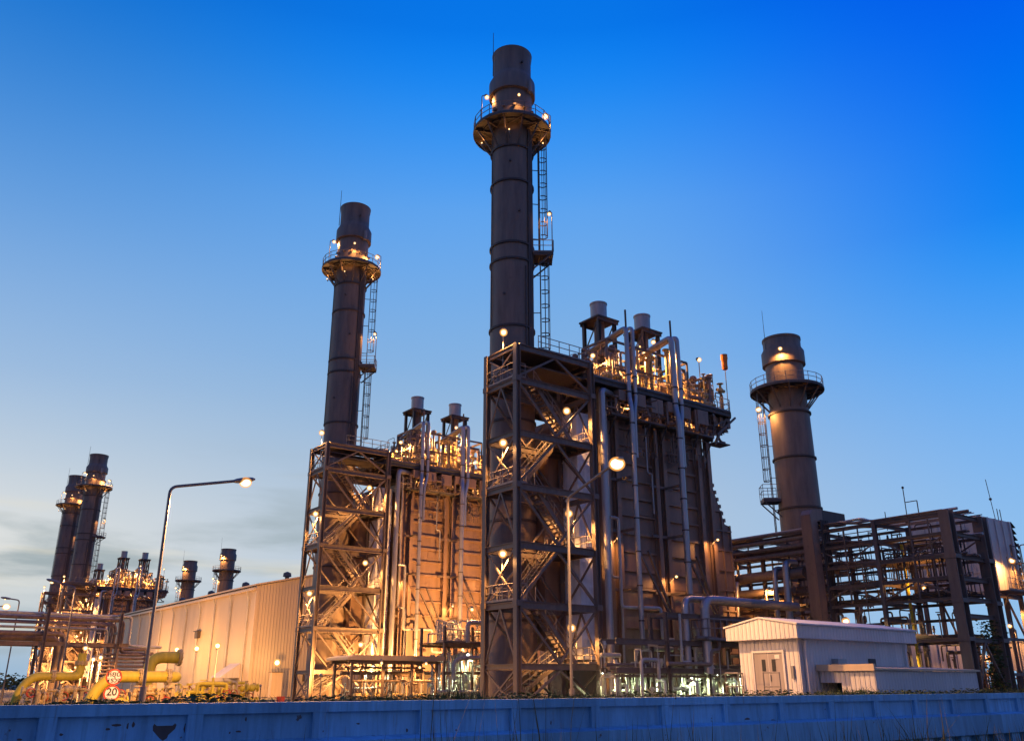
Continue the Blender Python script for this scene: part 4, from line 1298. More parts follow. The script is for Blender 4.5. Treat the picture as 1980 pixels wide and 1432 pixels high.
MB().pipe([(3.9, -9.9, 0), (3.9, -9.9, 3.3), (5.6, -9.9, 3.3), (5.6, -9.9, 0)], .13, 8, .3).build('pipe', 'silver_dull', t)
MB().pipe([(8.3, -9.7, 6.6), (8.3, -9.7, 3.2), (9.2, -9.7, 3.2)], .1, 8, .2).build('pipe', 'pipe_pale', t)
for k in range(4):
    MB().pipe([(1.8, -9.4+k*.3, 2.2+.25*k), (20.4, -9.4+k*.3, 2.2+.25*k)], .08+.02*k, 8).build('pipe', 'pipe_brown', t)
mb = MB(); clutter(mb, rng, 2.0, 20, -9.4, -7.6, 0, 4.4, 130, .13); mb.build('pipework', 'pipe_pale', t)
for a, b, z, pw in ((2.8, -7.0, 2.5, 300), (8.4, -6.6, 2.3, 480), (12.6, -6.8, 2.3, 480), (17.2, -8.0, 2.6, 650), (15.2, -6.9, 2.4, 420), (10.4, -8.6, 2.2, 300)):
    floodlight(t, (a, b+.3, 2.6), (a, b, z), (0, -.4, -1), pw, .12, 'whitebulb', (.80, 1, .58))
for i, a in enumerate((4.8, 8.0, 12.4, 16.6)):
    pump(('pale pump nearest the tall silver downcomer under the pipe gantry', 'pale green lit pump left of the middle under the pipe gantry', 'pale green lit pump right of the middle under the pipe gantry', 'pump beside the white shed under the pipe gantry')[i], a, -10.8, 'pumps under the pipe gantry', 'pipe_pale')
t = thing('pipe_support_trestle', 'set of pale slanting pipe legs lit green behind the pipe gantry', 'trestle', (10.5, -6.4, 0))
mb = MB()
for i in range(9):
    a = 6.6+i*1.25
    mb.tube((a, -6.2, 0), (a+(.0 if i % 3 else .8), -6.2, 2.5), .12, 8)
    mb.tube((a+.5, -5.8, 0), (a-.2, -5.8, 2.5), .1, 8)
mb.beam((6.2, -6.1, 2.6), (17.8, -6.1, 2.6), .22, .2)
mb.build('legs', 'pipe_pale', t)

# ================================================================== white shed and its low annex
t = thing('white_shed', 'small white shed with pitched roof and grey double door behind the wall', 'shed', (-5.3, -31, 0))
a0, a1, b0, b1 = -9.6, -1.35, -32.7, -29.6
MB().box(a0, a1, b0, b1, 0, 3.55).build('wall', 'white_rib', t, smooth=False)
bm = (b0+b1)/2
fz, ez = 3.48, 4.0
mb = MB()
mb.prism([(b0-.32, fz), (b0-.32, ez), (bm, ez+.34), (b1+.32, ez), (b1+.32, fz)], a0-.45, a0-.25, 'x')
mb.prism([(b0-.32, fz), (b0-.32, ez), (bm, ez+.34), (b1+.32, ez), (b1+.32, fz)], a1+.25, a1+.45, 'x')
mb.box(a0-.25, a1+.25, b0-.32, b0-.24, fz, ez); mb.box(a0-.25, a1+.25, b1+.24, b1+.32, fz, ez)
mb.build('fascia', 'white_rib', t, smooth=False)
mb = MB()
for y0, z0, y1, z1 in ((b0-.4, ez+.005, bm, ez+.35), (bm, ez+.35, b1+.4, ez+.005)):
    mb.add([(a0-.5, y0, z0), (a1+.5, y0, z0), (a1+.5, y1, z1), (a0-.5, y1, z1), (a0-.5, y0, z0+.07), (a1+.5, y0, z0+.07), (a1+.5, y1, z1+.07), (a0-.5, y1, z1+.07)],
           [(0, 3, 2, 1), (4, 5, 6, 7), (0, 1, 5, 4), (1, 2, 6, 5), (2, 3, 7, 6), (3, 0, 4, 7)])
mb.build('roof', 'white', t, smooth=False)
MB().box(a0-.25, a1+.25, b0-.24, b1+.24, fz+.004, fz+.03).build('soffit', 'white', t)
dr = MB().box(a0-.05, a0-.002, b0+.8, b0+2.3, .95, 2.95).build('door', 'door', t)
fr = MB()
for y in (b0+.71, b0+2.3):
    fr.box(a0-.09, a0-.003, y, y+.09, .95, 3.04)
fr.box(a0-.09, a0-.003, b0+.8, b0+2.3, 2.95, 3.04); fr.box(a0-.056, a0-.051, b0+1.54, b0+1.56, .95, 2.95)
fr.build('door_frame', 'white', dr)
for y in (b0+1.2, b0+1.72):
    MB().box(a0-.075, a0-.051, y, y+.17, 2.2, 2.68).build('door_window', 'black', dr)
MB().box(a0-.1, a0-.051, b0+1.47, b0+1.51, 1.8, 2.05).build('handle', 'lamp', dr)
MB().box(a0-.07, a0-.051, b0+.95, b0+1.2, 2.7, 2.86).build('door_notice', 'signface', dr)
MB().box(a0-.1, a0-.002, b0+.3, b0+.42, 1.9, 2.4).build('wall_lamp', 'lamp', t)
mb = MB().pipe([(a0+.3, b0-.16, 3.44), (a0+.3, b0-.1, 3.1), (a0+.3, b0-.1, 0)], .085, 8, .15)
mb.build('downpipe', 'white', t)
MB().pipe([(a1-.25, b0-.16, 3.44), (a1-.25, b0-.1, 3.1), (a1-.25, b0-.1, 0)], .06, 8, .15).build('downpipe', 'white', t)
mb = MB().box(a0-1.3, a0-.01, b0+.1, b1-.1, 0, .93)
for k in range(4):
    mb.box(a0-1.3-.3*(k+1), a0-1.302-.3*k, b0+1.0, b0+2.2, 0, .93-.2*(k+1))
mb.build('doorstep', 'concrete', t)
MB().rails([(a0-1.25, b0+.15, .93), (a0-1.25, b0+.95, .93)], 1.2, .03, .6, toe=False).rails([(a0-1.25, b0+2.25, .93), (a0-1.25, b1-.15, .93), (a0-.1, b1-.15, .93)], 1.2, .03, .8, toe=False).build('railing', 'rail', t)
MB().tube((a0-1.25, b0+.15, .93), (a0-2.3, b0+.15, -.1), .03, 6).build('brace', 'rail', t)
MB().box(a0+2.2, a0+2.8, b0-.34, b0-.02, 2.0, 2.7).build('air_conditioner', 'silver_dull', t)
MB().pipe([(a0+2.5, b0-.06, 2.0), (a0+2.5, b0-.06, 1.4), (a0+5.2, b0-.06, 1.4)], .035, 6).build('conduit', 'rail', t)
MB().box(a0+5.0, a0+5.5, b0-.06, b0-.003, 2.3, 2.75).build('wall_vent', 'steel_dark', t)

t = thing('lean_to_annex', 'low ribbed lean-to annex with a dark opening on the long side of the white shed', 'annex', (-4.4, -34, 0))
c0, c1, d0, d1 = -8.42, -.3, -35.3, -32.75
mb = MB()
mb.box(c0, c0+.08, d0, d1-1.35+.35, .1, 2.2)                      # ribbed end sheet (solid part)
mb.box(c0, c0+.08, d1-1.0, d1, 1.74, 2.2)                         # sheet above the opening
mb.box(c0+.08, c1, d0, d0+.08, .1, 2.2)
mb.box(c1-.08, c1, d0+.08, d1, .1, 2.2)
mb.build('wall', 'white_rib', t, smooth=False)
MB().add([(c0-.14, d0-.12, 2.21), (c1+.12, d0-.12, 2.21), (c1+.12, d1, 2.36), (c0-.14, d1, 2.36), (c0-.14, d0-.12, 2.29), (c1+.12, d0-.12, 2.29), (c1+.12, d1, 2.44), (c0-.14, d1, 2.44)],
         [(0, 3, 2, 1), (4, 5, 6, 7), (0, 1, 5, 4), (1, 2, 6, 5), (2, 3, 7, 6), (3, 0, 4, 7)]).build('roof', 'trim', t, smooth=False)
MB().box(c0-.19, c0-.05, d0-.1, d1, 2.19, 2.45).build('fascia', 'trim', t)
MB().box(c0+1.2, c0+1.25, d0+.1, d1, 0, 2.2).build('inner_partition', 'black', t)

# ================================================================== pipe rack on the right
rng = random.Random(33)
PA0, PA1 = 23.9, 29.0
t = thing('pipe_rack', 'tall open steel pipe rack on the right with many stacked pipes and trays', 'pipe rack', (26.4, -10, 0))
HT = 14.1
bays = [-23.0, -17.0, -11.4, -5.8, -.2, 5.4]
for a in (PA0, PA1):
    for b in bays:
        mb = MB().hbeam((a, b, 0), (a, b, HT), .8 if b < -20 else .3, .8 if b < -20 else .3, up=(1, 0, 0), t=.07)
        if b < -20:
            for z in (4.9, 7.6, 10.8): mb.box(a-.45, a+.45, b-.45, b+.45, z-.3, z)
        mb.build('column', 'steel', t)
for z in (4.9, 6.6, 7.8, 9.3, 10.9, 12.6, HT-.05):
    mb = MB()
    for a in (PA0, PA1):
        if z not in (6.6,) or a == PA1:
            mb.hbeam((a, bays[0]+.25, z-.16), (a, bays[-1], z-.16), .16, .22, t=.04)
    for b in bays:
        mb.hbeam((PA0+.2, b, z-.2), (PA1-.2, b, z-.2), .2, .3, t=.04)
    mb.build('beam', 'steel', t)
for i, b in enumerate(bays[:-1]):
    for a in (PA0, PA1):
        mb = MB()
        n = bays[i+1]; m = (b+n)/2
        if i in (0, 1):
            mb.beam((a, b, 7.8), (a, m, 9.1), .12); mb.beam((a, m, 9.1), (a, n, 7.8), .12)
            mb.beam((a, b, 12.5), (a, m, 11.0), .1); mb.beam((a, m, 11.0), (a, n, 12.5), .1)
        mb.beam((a, m, 7.8), (a, m, HT-.2), .1, .14)
        mb.beam((a, b+1.5, 7.8), (a, b+1.5, HT-.2), .08, .1)
        mb.build('brace', 'steel', t)
mb = MB()
for a in (PA0, PA1):
    mb.beam((a+.3, bays[0], .3), ((PA0+PA1)/2, bays[0], 4.6), .16)
mb.build('brace', 'steel', t)
for i in range(44):
    a = PA0+.3+ (i % 11)*.42; lv = (14.3, 12.72, 11.0, 9.42)[i//11]
    r = rng.uniform(.035, .11)
    b_s = rng.choice((-23.3, -23.6, -22.4, -17.0)) if lv < 14 else rng.choice((-22.6, -23.6))
    z = lv+r-.16
    pts = [(a, b_s, z), (a, -16.4, z), (a, -15.6, z+rng.choice((0, 0, .35))), (a, -13.4, z+rng.choice((0, .3))), (a, 8, z)]
    MB().pipe(pts, r, 8, .4).build('pipe', rng.choice(('pipe_brown', 'pipe_brown', 'steel', 'silver_dull')), t)
for k in range(4):                                               # front face pipe tiers seen edge-on left of the riser box
    for j in range(2):
        MB().pipe([(PA0-.42-.3*j, -11.0, 14.2-k*.62-.1*j), (PA0-.42-.3*j, 8, 14.2-k*.62-.1*j)], .17, 8).build('pipe', 'pipe_brown', t)
for a, z, r in ((PA0-.5, 10.6, .42), (PA0-.5, 9.3, .35), (PA0-.4, 8.2, .28)):
    MB().pipe([(a, -10.4+(10.6-z), z), (a, 8, z)], r, 12).build('pipe', 'pipe_brown', t)
for b, zt, r in ((-8.9, 11.6, .3), (-7.7, 11.2, .22), (-3.4, 10.4, .2), (.8, 7.2, .2)):
    MB().pipe([(PA0+.4, b, zt), (PA0-1.0, b, zt), (PA0-1.2, b, 6.6), (PA0-1.2, b, 4.6)], r, 12, .6).build('pipe', 'silver', t)
mb = MB()                                                        # covered cable riser
mb.prism([(PA0+.6, 15.85), (PA0-.75, 15.75), (PA0-1.15, 15.3), (PA0-1.15, 6.9), (PA0-.2, 6.9), (PA0-.2, 14.8), (PA0+.6, 14.9)], -12.0, -11.0)
mb.box(PA0-1.1, PA0-.3, -11.95, -11.05, 5.8, 6.9)
mb.build('cable_riser', 'casing', t)
mb = MB().prism([(PA0+.6, 14.8), (PA0+.6, 15.85), (PA0+4, 15.85), (PA0+4, 14.8)], -12.0, -11.0)
for k in range(5):
    mb.beam((PA0-.1+.25*k, -12.25, 6), (PA0-.1+.25*k, -12.25, 14.9), .1)
mb.build('cable_tray', 'steel_dark', t)
for z in (4.95, 8.0):
    mb = MB()
    for a in (25.2, 27.4):
        mb.box(a-.45, a+.45, -22.8, 6, z, z+.06); mb.box(a-.47, a-.44, -22.8, 6, z+.06, z+.2); mb.box(a+.44, a+.47, -22.8, 6, z+.06, z+.2)
    mb.build('cable_tray', 'steel_dark', t)
mb = MB(); clutter(mb, rng, PA0, PA1, -22, -6, 4.95, 7.6, 60, .1); mb.build('pipework', 'pipe_brown', t)
mb = MB(); clutter(mb, rng, PA0, PA1, -22, 4, 0, 4.6, 90, .14); mb.build('pipework', 'pipe_brown', t)
mb = MB(); clutter(mb, rng, PA0, PA1, -22.6, -12.5, 9.3, 12.4, 80, .05); clutter(mb, rng, PA0, PA1, -22.6, -12.5, 11.0, 14, 60, .05); clutter(mb, rng, PA0, PA1, -22.6, -12.5, 7.8, 9.3, 60, .07); mb.build('pipework', 'steel_dark', t)
mb = MB()
mb.tube((PA0+.6, -19.6, HT), (PA0+.6, -19.6, HT+2.4), .04, 6); mb.ball((PA0+.6, -19.6, HT+2.4), .11, 8)
mb.beam((PA0+.6, -19.6, HT+1.2), (PA0+.6, -20.6, HT+1.2), .06); mb.beam((PA0+.6, -20.6, HT), (PA0+.6, -20.6, HT+1.2), .06)
mb.tube((PA1, -15.2, HT), (PA1, -15.2, HT+1.6), .04, 6)
mb.build('antenna', 'steel_dark', t)
mb = MB().pipe([(26.6, -17.6, 12.4), (26.6, -17.6, 3.0), (27.0, -18.6, 0)], .13, 8, .4)
mb.build('gas_drop_pipe', 'yellow', t)
floodlight(t, (PA0-.2, -13.6, 4.9), (PA0-.5, -13.7, 6.5), (0, -.3, -1), 700, .26, 'hot', (1, .62, .22))
floodlight(t, (26, -3, 7.6), (26, -3.2, 7.0), (0, 0, -1), 700, .16)
floodlight(t, (23.0, -6.5, 8.0), (22.6, -7.2, 9.4), (.4, .3, -.6), 260, .13)
floodlight(t, (22.9, -1.0, 10.5), (22.6, -1.6, 12.0), (.5, .1, .2), 350, .14)
floodlight(t, (26, -19, 8.0), (26, -19.3, 8.7), (0, .4, .6), 70, .13)
floodlight(t, (26, -15, 4.8), (26, -15, 4.2), (0, 0, -1), 90, .14)

# climbing plant on the rack columns
rng = random.Random(3)
mb = MB()
for i in range(1500):
    h = 6.2*rng.random()**1.3
    w = .55+.5*math.sin(h*1.3+1)**2
    c = V(PA1-1.0+rng.gauss(0, w*.55), -22.7+rng.gauss(0, .35), h)
    d = V(rng.gauss(0, 1), rng.gauss(0, 1), rng.gauss(0, 1)).normalized(); s, u = frame_of(d); q = rng.uniform(.07, .16)
    mb.add([c-s*q, c+u*q*.5, c+s*q, c-u*q*.5], [(0, 1, 2, 3)])
t = thing('climbing_plant', 'green climbing plant between the two thick right hand rack columns', 'plant', (PA1-1, -22.7, 0))
mb.build('foliage', 'foliage', t, smooth=False)
st = MB()
for k in range(4):
    st.pipe([(PA1-1+.3*k-.4, -22.7, 0), (PA1-.9+.2*k-.4, -22.6, 2), (PA1-1.2+.2*k-.2, -22.75, 4.5)], .04, 6)
st.build('stem', 'bark', t)

# ================================================================== filter house and enclosures behind the rack
t = thing('filter_house', 'raised grey intake filter house with stepped hoods at the right edge', 'filter house', (50, -12, 0))
f0, f1, g0, g1, z0, z1 = 45.4, 52.2, -15.3, -8.2, 10.0, 17.2
MB().box(f0, f1, g0, g1, z0, z1).build('filter_body', 'louvre', t)
mb = MB()
for k in range(6):
    y = g0+.1+k*1.36
    mb.beam((f0-.06, y, z0), (f0-.06, y, z1), .12, .14)
for k in range(5):
    mb.beam((f0+.3+k*1.48, g0-.06, z0), (f0+.3+k*1.48, g0-.06, z1), .14, .12)
for z in (11.8, 13.6, 15.4):
    mb.beam((f0-.07, g0, z), (f0-.07, g1, z), .1, .12)
mb.beam((f0, g0+.2, z0), (f0-.08, g0+3, z1), .08)
mb.build('stiffener', 'louvre', t)
for k in range(11):
    z = z0+.3+k*.64
    MB().add([(f1+.02, g0-.05, z+.5), (f1+.02, g1, z+.5), (f1+.75, g1, z), (f1+.75, g0-.05, z), (f1+.02, g0-.05, z+.55), (f1+.02, g1, z+.55), (f1+.8, g1, z+.05), (f1+.8, g0-.05, z+.05)],
             [(0, 1, 2, 3), (4, 7, 6, 5), (0, 3, 7, 4), (1, 5, 6, 2), (3, 2, 6, 7), (0, 4, 5, 1)]).build('intake_hood', 'steel_dark', t)
mb = MB()
for a in (f0+.3, (f0+f1)/2, f1-.3):
    for b in (g0+.3, g1-.3):
        mb.hbeam((a, b, 0), (a, b, z0), .36, .36, up=(1, 0, 0), t=.06)
for b in (g0+.3, g1-.3):
    mb.beam((f0+.3, b, z0-.3), (f1-.3, b, z0-.3), .26, .4); mb.beam((f0+.3, b, 5.2), (f1-.3, b, 5.2), .22, .3)
    mb.beam((f0+.3, b, 0.2), ((f0+f1)/2, b, 5.1), .16); mb.beam((f1-.3, b, 5.3), ((f0+f1)/2, b, 9.8), .16)
mb.build('leg_frame', 'steel', t)
MB().box(f0-.2, f1+1.6, g0-1.9, g0-.15, z0-.12, z0-.04).build('walkway', 'grating', t)
MB().rails([(f0-.2, g0-1.85, z0-.04), (f1+1.6, g0-1.85, z0-.04)], 1.1, .035, 1.4).build('railing', 'rail', t)
mb = MB(); clutter(mb, random.Random(9), f0+3.2, f1+.3, g0-1.2, g0-.3, z0, z0+5.5, 26, .09); mb.build('pipework', 'steel', t)
mb = MB().tube((f1-2, g0+.5, z1), (f1-2.6, g0+.5, z1+4.2), .035, 5); mb.ball((f1-2.3, g0+.5, z1+2.2), .16, 6); mb.beam((f1-2, g0+.2, z1), (f1-2, g0+.2, z1+1.2), .06)
mb.beam((f1-1.4, g0+.2, z1), (f1-1.4, g0+.2, z1+1.2), .06)
mb.build('antenna', 'steel_dark', t)
floodlight(t, (f0+3.4, g0-1.7, z0), (f0+2.2, g0-1.5, z0+2.9), (-.1, .6, -1), 240, .24, 'hot')
floodlight(t, (f1-2, g0+1, z0-.4), (f1-2, g0+1, z0-.9), (0, 0, -1), 350, .16)

for i, (x0, x1, y0, y1, h, lab) in enumerate(((31.0, 40.5, -14.5, -10.5, 5.6, 'grey turbine enclosure seen between the rack column and the white shed'),
                                              (44.0, 60.0, -21.0, -16.6, 5.2, 'low grey enclosure with pale ledge at the right edge below the filter house'))):
    t = thing('equipment_enclosure', lab, 'enclosure', ((x0+x1)/2, (y0+y1)/2, 0), 'grey equipment enclosures')
    MB().box(x0, x1, y0, y1, .2 if i == 0 else 2.8, h).build('wall', 'louvre', t)
    MB().box(x0-.15, x1+.15, y0-.15, y1+.15, h, h+.14).build('roof', 'silver_dull', t)
    mb = MB()
    n = int((x1-x0)/1.5)
    for k in range(n):
        mb.beam((x0+.1+k*1.5, y0-.05, .3 if i == 0 else 2.9), (x0+.1+k*1.5, y0-.05, h-.01), .1, .1)
    for k in range(3):
        mb.beam((x0-.05, y0+.3+k*1.5, .3 if i == 0 else 2.9), (x0-.05, y0+.3+k*1.5, h-.01), .1, .1)
    mb.build('stiffener', 'louvre', t)
    if i == 1:
        mb = MB()
        for k in range(5):
            mb.beam((x0+.4+k*3.7, y0+.4, 0), (x0+.4+k*3.7, y0+.4, 2.8), .3)
        mb.box(x0-.4, x1+.4, y0-.8, y0-.16, 2.6, 2.78)
        mb.build('leg_frame', 'steel', t)
        mb = MB(); clutter(mb, random.Random(14), x0, x1, y0, y1-.5, 0, 2.5, 70, .14); mb.build('pipework', 'pipe_brown', t)
        floodlight(t, (x0+4, y0+1.5, 2.6), (x0+4, y0+1.4, 2.2), (0, -.3, -1), 200, .13)
    else:
        MB().box(x0-.06, x0-.003, y0+.9, y0+1.9, .3, 2.5).build('door', 'door', t)
t = thing('process_skid', 'low tangle of amber lit pipework behind the thickest right rack column', 'process skid', (35.5, -19.5, 0))
mb = MB()
for a in (33, 35.5, 38):
    for b in (-21, -18):
        mb.hbeam((a, b, 0), (a, b, 5.2), .2, .2, up=(1, 0, 0), t=.04)
for z in (2.4, 5.1):
    for b in (-21, -18):
        mb.beam((33, b, z), (38, b, z), .16, .22)
mb.build('frame', 'steel', t)
mb = MB(); clutter(mb, random.Random(17), 33, 38, -20.8, -18.2, 0, 5.0, 90, .14); mb.build('pipework', 'pipe_brown', t)
floodlight(t, (35, -19.2, 5.0), (35, -19.4, 4.4), (0, 0, -1), 260, .13)
t = thing('floodlight_post', 'floodlight post behind the pipe rack lighting the turbine enclosure', 'floodlight', (42.2, -18.3, 0), 'low floodlight posts in the yard')
MB().tube((42.2, -18.3, 0), (42.2, -18.3, 6.2), .08, 8).build('pole', 'pole', t)
floodlight(t, (42.2, -18.3, 6.2), (42.0, -18.0, 6.6), (-.2, .3, -1), 110, .16)

# ================================================================== far pylons and tree line at the left edge
for i, (x, y, h) in enumerate(((-176, 262, 24), (-184, 282, 19), (-187, 270, 27), (-203, 300, 22))):
    t = bpy.data.objects.new('lattice_mast', None); COL.objects.link(t); t.location = (x, y, 0)
    t['label'] = ('thin lattice mast at far left nearest the outer stair tower', 'lowest thin lattice mast of the far left group', 'tallest thin lattice mast of the far left group', 'farthest thin lattice mast at the left edge')[i]
    t['category'] = 'mast'; t['group'] = 'lattice masts in the switchyard'
    _base[t.name] = Vector((0, 0, 0))
    mb = MB()
    for k in range(4):
        sx, sy = ((-1, -1), (1, -1), (1, 1), (-1, 1))[k]
        mb.beam((sx*1.2, sy*1.2, 0), (sx*.3, sy*.3, h), .16)
    n = 9
    for j in range(n):
        f0_, f1_ = j/n, (j+1)/n
        w0, w1 = 1.2-.9*f0_, 1.2-.9*f1_
        for sg in (-1, 1):
            mb.beam((-w0, sg*w0, h*f0_), (w1, sg*w1, h*f1_), .1); mb.beam((sg*w0, -w0, h*f0_), (sg*w1, w1, h*f1_), .1)
    mb.build('lattice', 'steel_dark', t)
    mb = MB()
    for z in (h*.72, h*.88):
        mb.beam((-3.2, 0, z), (3.2, 0, z), .18)
        for sx in (-3, 3): mb.tube((sx, 0, z-1.2), (sx, 0, z), .1, 6)
    mb.build('cross_arm', 'steel_dark', t)
rng = random.Random(8)
mb = MB()
for i in range(5200):
    x = rng.uniform(-330, -150); y = 305+rng.uniform(-14, 14)+(x+240)*-.1
    hh = 3.2+1.1*math.sin(x*.31)+.8*math.sin(x*.83+1)
    c = V(x, y, hh*rng.random()**.6)
    d = V(rng.gauss(0, 1), rng.gauss(0, 1), rng.gauss(0, 1)).normalized(); s, u = frame_of(d); q = rng.uniform(.35, .8)
    mb.add([c-s*q, c+u*q*.6, c+s*q, c-u*q*.6], [(0, 1, 2, 3)])
o = mb.build('treeline', 'foliage', None, smooth=False); o['kind'] = 'stuff'; o['label'] = 'dark far tree line low at the left edge'

# ================================================================== boundary wall
WB, WA = -38.1, -39.5            # wall line: b = WB, a = WA + t
SP = 2.555
t = thing('boundary_wall', 'long white painted precast wall tinted with blue sky light, with recessed panels across the foreground', 'wall', (0, WB, 0))
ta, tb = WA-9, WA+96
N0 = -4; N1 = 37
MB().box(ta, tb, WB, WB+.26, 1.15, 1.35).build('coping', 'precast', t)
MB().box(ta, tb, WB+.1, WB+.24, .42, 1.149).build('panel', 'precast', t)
for i in range(N0, N1):
    a = WA+.84+i*SP
    if a < ta+.3 or a > tb-.3: continue
    MB().box(a-.145, a+.145, WB+.004, WB+.099, .56, 1.149).build('post', 'precast', t)
mb = MB().prism([(WB-.42, .60), (WB-.42, -.06), (WB-.40, -.08), (WB+.1, -.08), (WB+.1, .66)], ta, tb, 'x')
mb.build('ledge', 'precast', t)
MB().box(ta, tb, WB-.1, WB+.2, -1.6, -.081).build('footing', 'precast', t)
a = ta+.3
while a < tb-.6:
    MB().box(a, a+.62, WB-.34, WB-.1, -1.6, -.082).build('pier', 'precast', t); a += 1.28
# bare patches where the paint has broken away
rng = random.Random(4)


def chip(a, z, pts, y=WB+.097):
    return [(a+x, y, z+w) for x, w in pts]


heart = [(-.21, .10), (-.19, .14), (-.14, .10), (.15, .10), (.19, .14), (.22, .11), (.20, .04), (.09, -.06), (.07, -.12), (.0, -.16), (-.07, -.11), (-.12, -.06), (-.2, .02)]
mb = MB()
n = len(heart); A = WA+2.86
mb.add([(A+x, WB+.097, .86+z) for x, z in heart]+[(A+x, WB+.101, .86+z) for x, z in heart], [tuple(range(n))]+[(i, (i+1) % n, n+(i+1) % n, n+i) for i in range(n)])
for (ca, cz, w, h) in ((2.02, .99, .1, .03), (2.2, .97, .02, .07), (2.3, .995, .03, .05), (1.86, .93, .05, .03), (4.42, 1.04, .02, .05), (4.3, .82, .06, .02), (4.12, .8, .02, .03), (1.1, .86, .04, .03),
                       (6.9, .9, .05, .02), (8.1, .74, .03, .05), (12.2, .8, .02, .06), (19.7, .72, .12, .035), (20.9, .66, .12, .03), (18.6, .64, .16, .02), (9.4, .7, .02, .03), (3.25, .93, .03, .1), (.45, .8, .05, .02)):
    k = 7
    pts = [(math.cos(2*math.pi*i/k)*w*rng.uniform(.6, 1.2), math.sin(2*math.pi*i/k)*h*rng.uniform(.6, 1.2)) for i in range(k)]
    mb.add([(WA+ca+x, WB+.098, cz+z) for x, z in pts], [tuple(range(k))])
mb.build('bare_patch', 'steel_dark', t, smooth=False)

# ================================================================== ground
gm = MB()
prof = [(-3000, -1.45), (WB-60, -1.45), (WB-4, -1.42), (WB-.2, -1.42), (WB+.2, -1.42), (WB+.25, 1.18), (WB+2.2, 1.16), (WB+4.0, .72), (WB+7.5, .2), (WB+12, 0), (300, 0), (3500, 0)]
xs = [-3500, -400, -150]+[-100+10*i for i in range(31)]+[400, 3500]
vs = []; fs = []
rr = random.Random(2)
for i, x in enumerate(xs):
    for j, (y, z) in enumerate(prof):
        zz = z
        vs.append((x, y, zz))
m = len(prof)
for i in range(len(xs)-1):
    for j in range(m-1):
        fs.append((i*m+j, (i+1)*m+j, (i+1)*m+j+1, i*m+j+1))
gm.add(vs, fs)
o = gm.build('ground', 'ground', None, smooth=False)
o.location = L(0, 0, -.004); o.rotation_euler = (0, 0, PHI); o['kind'] = 'structure'

# grass and weeds along the wall top
def blades(mb, rng, n, fa, fb, zb, hmin, hmax, lean=.35, w=.012):
    for i in range(n):
        a = fa(); b = fb(); h = rng.uniform(hmin, hmax)*rng.choice((1, 1, .7, 1.3))*(.55+.9*(.5+.5*math.sin(a*1.7+2*math.sin(a*.61)))*(.5+.5*math.sin(a*.43+1.3))+.35*(math.sin(a*5.1) > .6))
        th = rng.uniform(0, 6.28); s = V(math.cos(th), math.sin(th), 0)*w*rng.uniform(.7, 1.6)
        ln = V(rng.gauss(0, lean), rng.gauss(0, lean), 0)*h
        z0 = zb(b)-.03 if callable(zb) else zb
        p0 = V(a, b, z0); p1 = p0+ln*.35+V(0, 0, h*.6); p2 = p0+ln+V(0, 0, h)
        mb.add([p0-s, p0+s, p1+s*.8, p1-s*.8, p2], [(0, 1, 2, 3), (3, 2, 4)])


def gz(b):
    return 1.18 if b < WB+2.2 else 1.16-.24*(b-WB-2.2)


rng = random.Random(6)
mb = MB()
blades(mb, rng, 30000, lambda: WA-6+90*rng.random()**1.5, lambda: WB+.3+1.9*rng.random()**1.3, gz, .14, .30, .4, .010)
for i in range(24000):           # creeping broad leaves
    a = WA-4+80*rng.random()**1.5; b = WB+.3+1.6*rng.random()
    c = V(a, b, gz(b)+rng.uniform(.02, .30)*(.75+.45*math.sin(a*1.9)*math.sin(a*.53+1)))
    d = V(rng.gauss(0, .6), rng.gauss(0, .6), 1).normalized(); s, u = frame_of(d); q = rng.uniform(.025, .075)
    mb.add([c-s*q, c+u*q*.55, c+s*q, c-u*q*.55], [(0, 1, 2, 3)])
o = mb.build('verge_grass', 'foliage', None, smooth=False)
o.location = L(0, 0); o.rotation_euler = (0, 0, PHI); o['kind'] = 'stuff'; o['label'] = 'dark creeping weeds and grass along the top of the white wall'
mb = MB()
blades(mb, rng, 3600, lambda: WA+30+rng.random()*14, lambda: WB-1.0-3.2*rng.random(), -1.42, .9, 1.9, .10, .018)
blades(mb, rng, 1500, lambda: WA+4+rng.random()*22, lambda: WB-.8-2.0*rng.random(), -1.42, .9, 2.1, .08, .014)
blades(mb, rng, 1400, lambda: WA+12+rng.random()*20, lambda: WB-.8-1.0*rng.random(), -1.42, .7, 1.3, .2, .012)
o = mb.build('weeds', 'dry', None, smooth=False)
o.location = L(0, 0); o.rotation_euler = (0, 0, PHI); o['kind'] = 'stuff'; o['label'] = 'tall thin weeds growing in front of the white wall'

# ================================================================== sky, sun, camera
w = bpy.data.worlds.new('World'); S.world = w; w.use_nodes = True
nt = w.node_tree; nt.nodes.clear()
N = nt.nodes.new; K = nt.links.new
out = N('ShaderNodeOutputWorld'); bg = N('ShaderNodeBackground'); K(bg.outputs[0], out.inputs[0])
tc = N('ShaderNodeTexCoord')
nrm = N('ShaderNodeVectorMath'); nrm.operation = 'NORMALIZE'; K(tc.outputs['Generated'], nrm.inputs[0])
sp = N('ShaderNodeSeparateXYZ'); K(nrm.outputs[0], sp.inputs[0])


def math_(op, a, b=None, clamp=False):
    n = N('ShaderNodeMath'); n.operation = op; n.use_clamp = clamp
    for i, v in enumerate((a, b)):
        if v is None: continue
        if isinstance(v, (int, float)): n.inputs[i].default_value = v
        else: K(v, n.inputs[i])
    return n.outputs[0]


el = math_('DIVIDE', math_('ARCSINE', sp.outputs[2]), R(60), True)      # 0 at the horizon, 1 at 60 degrees


def srgb(r, g, b):
    f = lambda c: (c/255/12.92) if c/255 <= .04045 else ((c/255+.055)/1.055)**2.4
    return (f(r), f(g), f(b), 1)


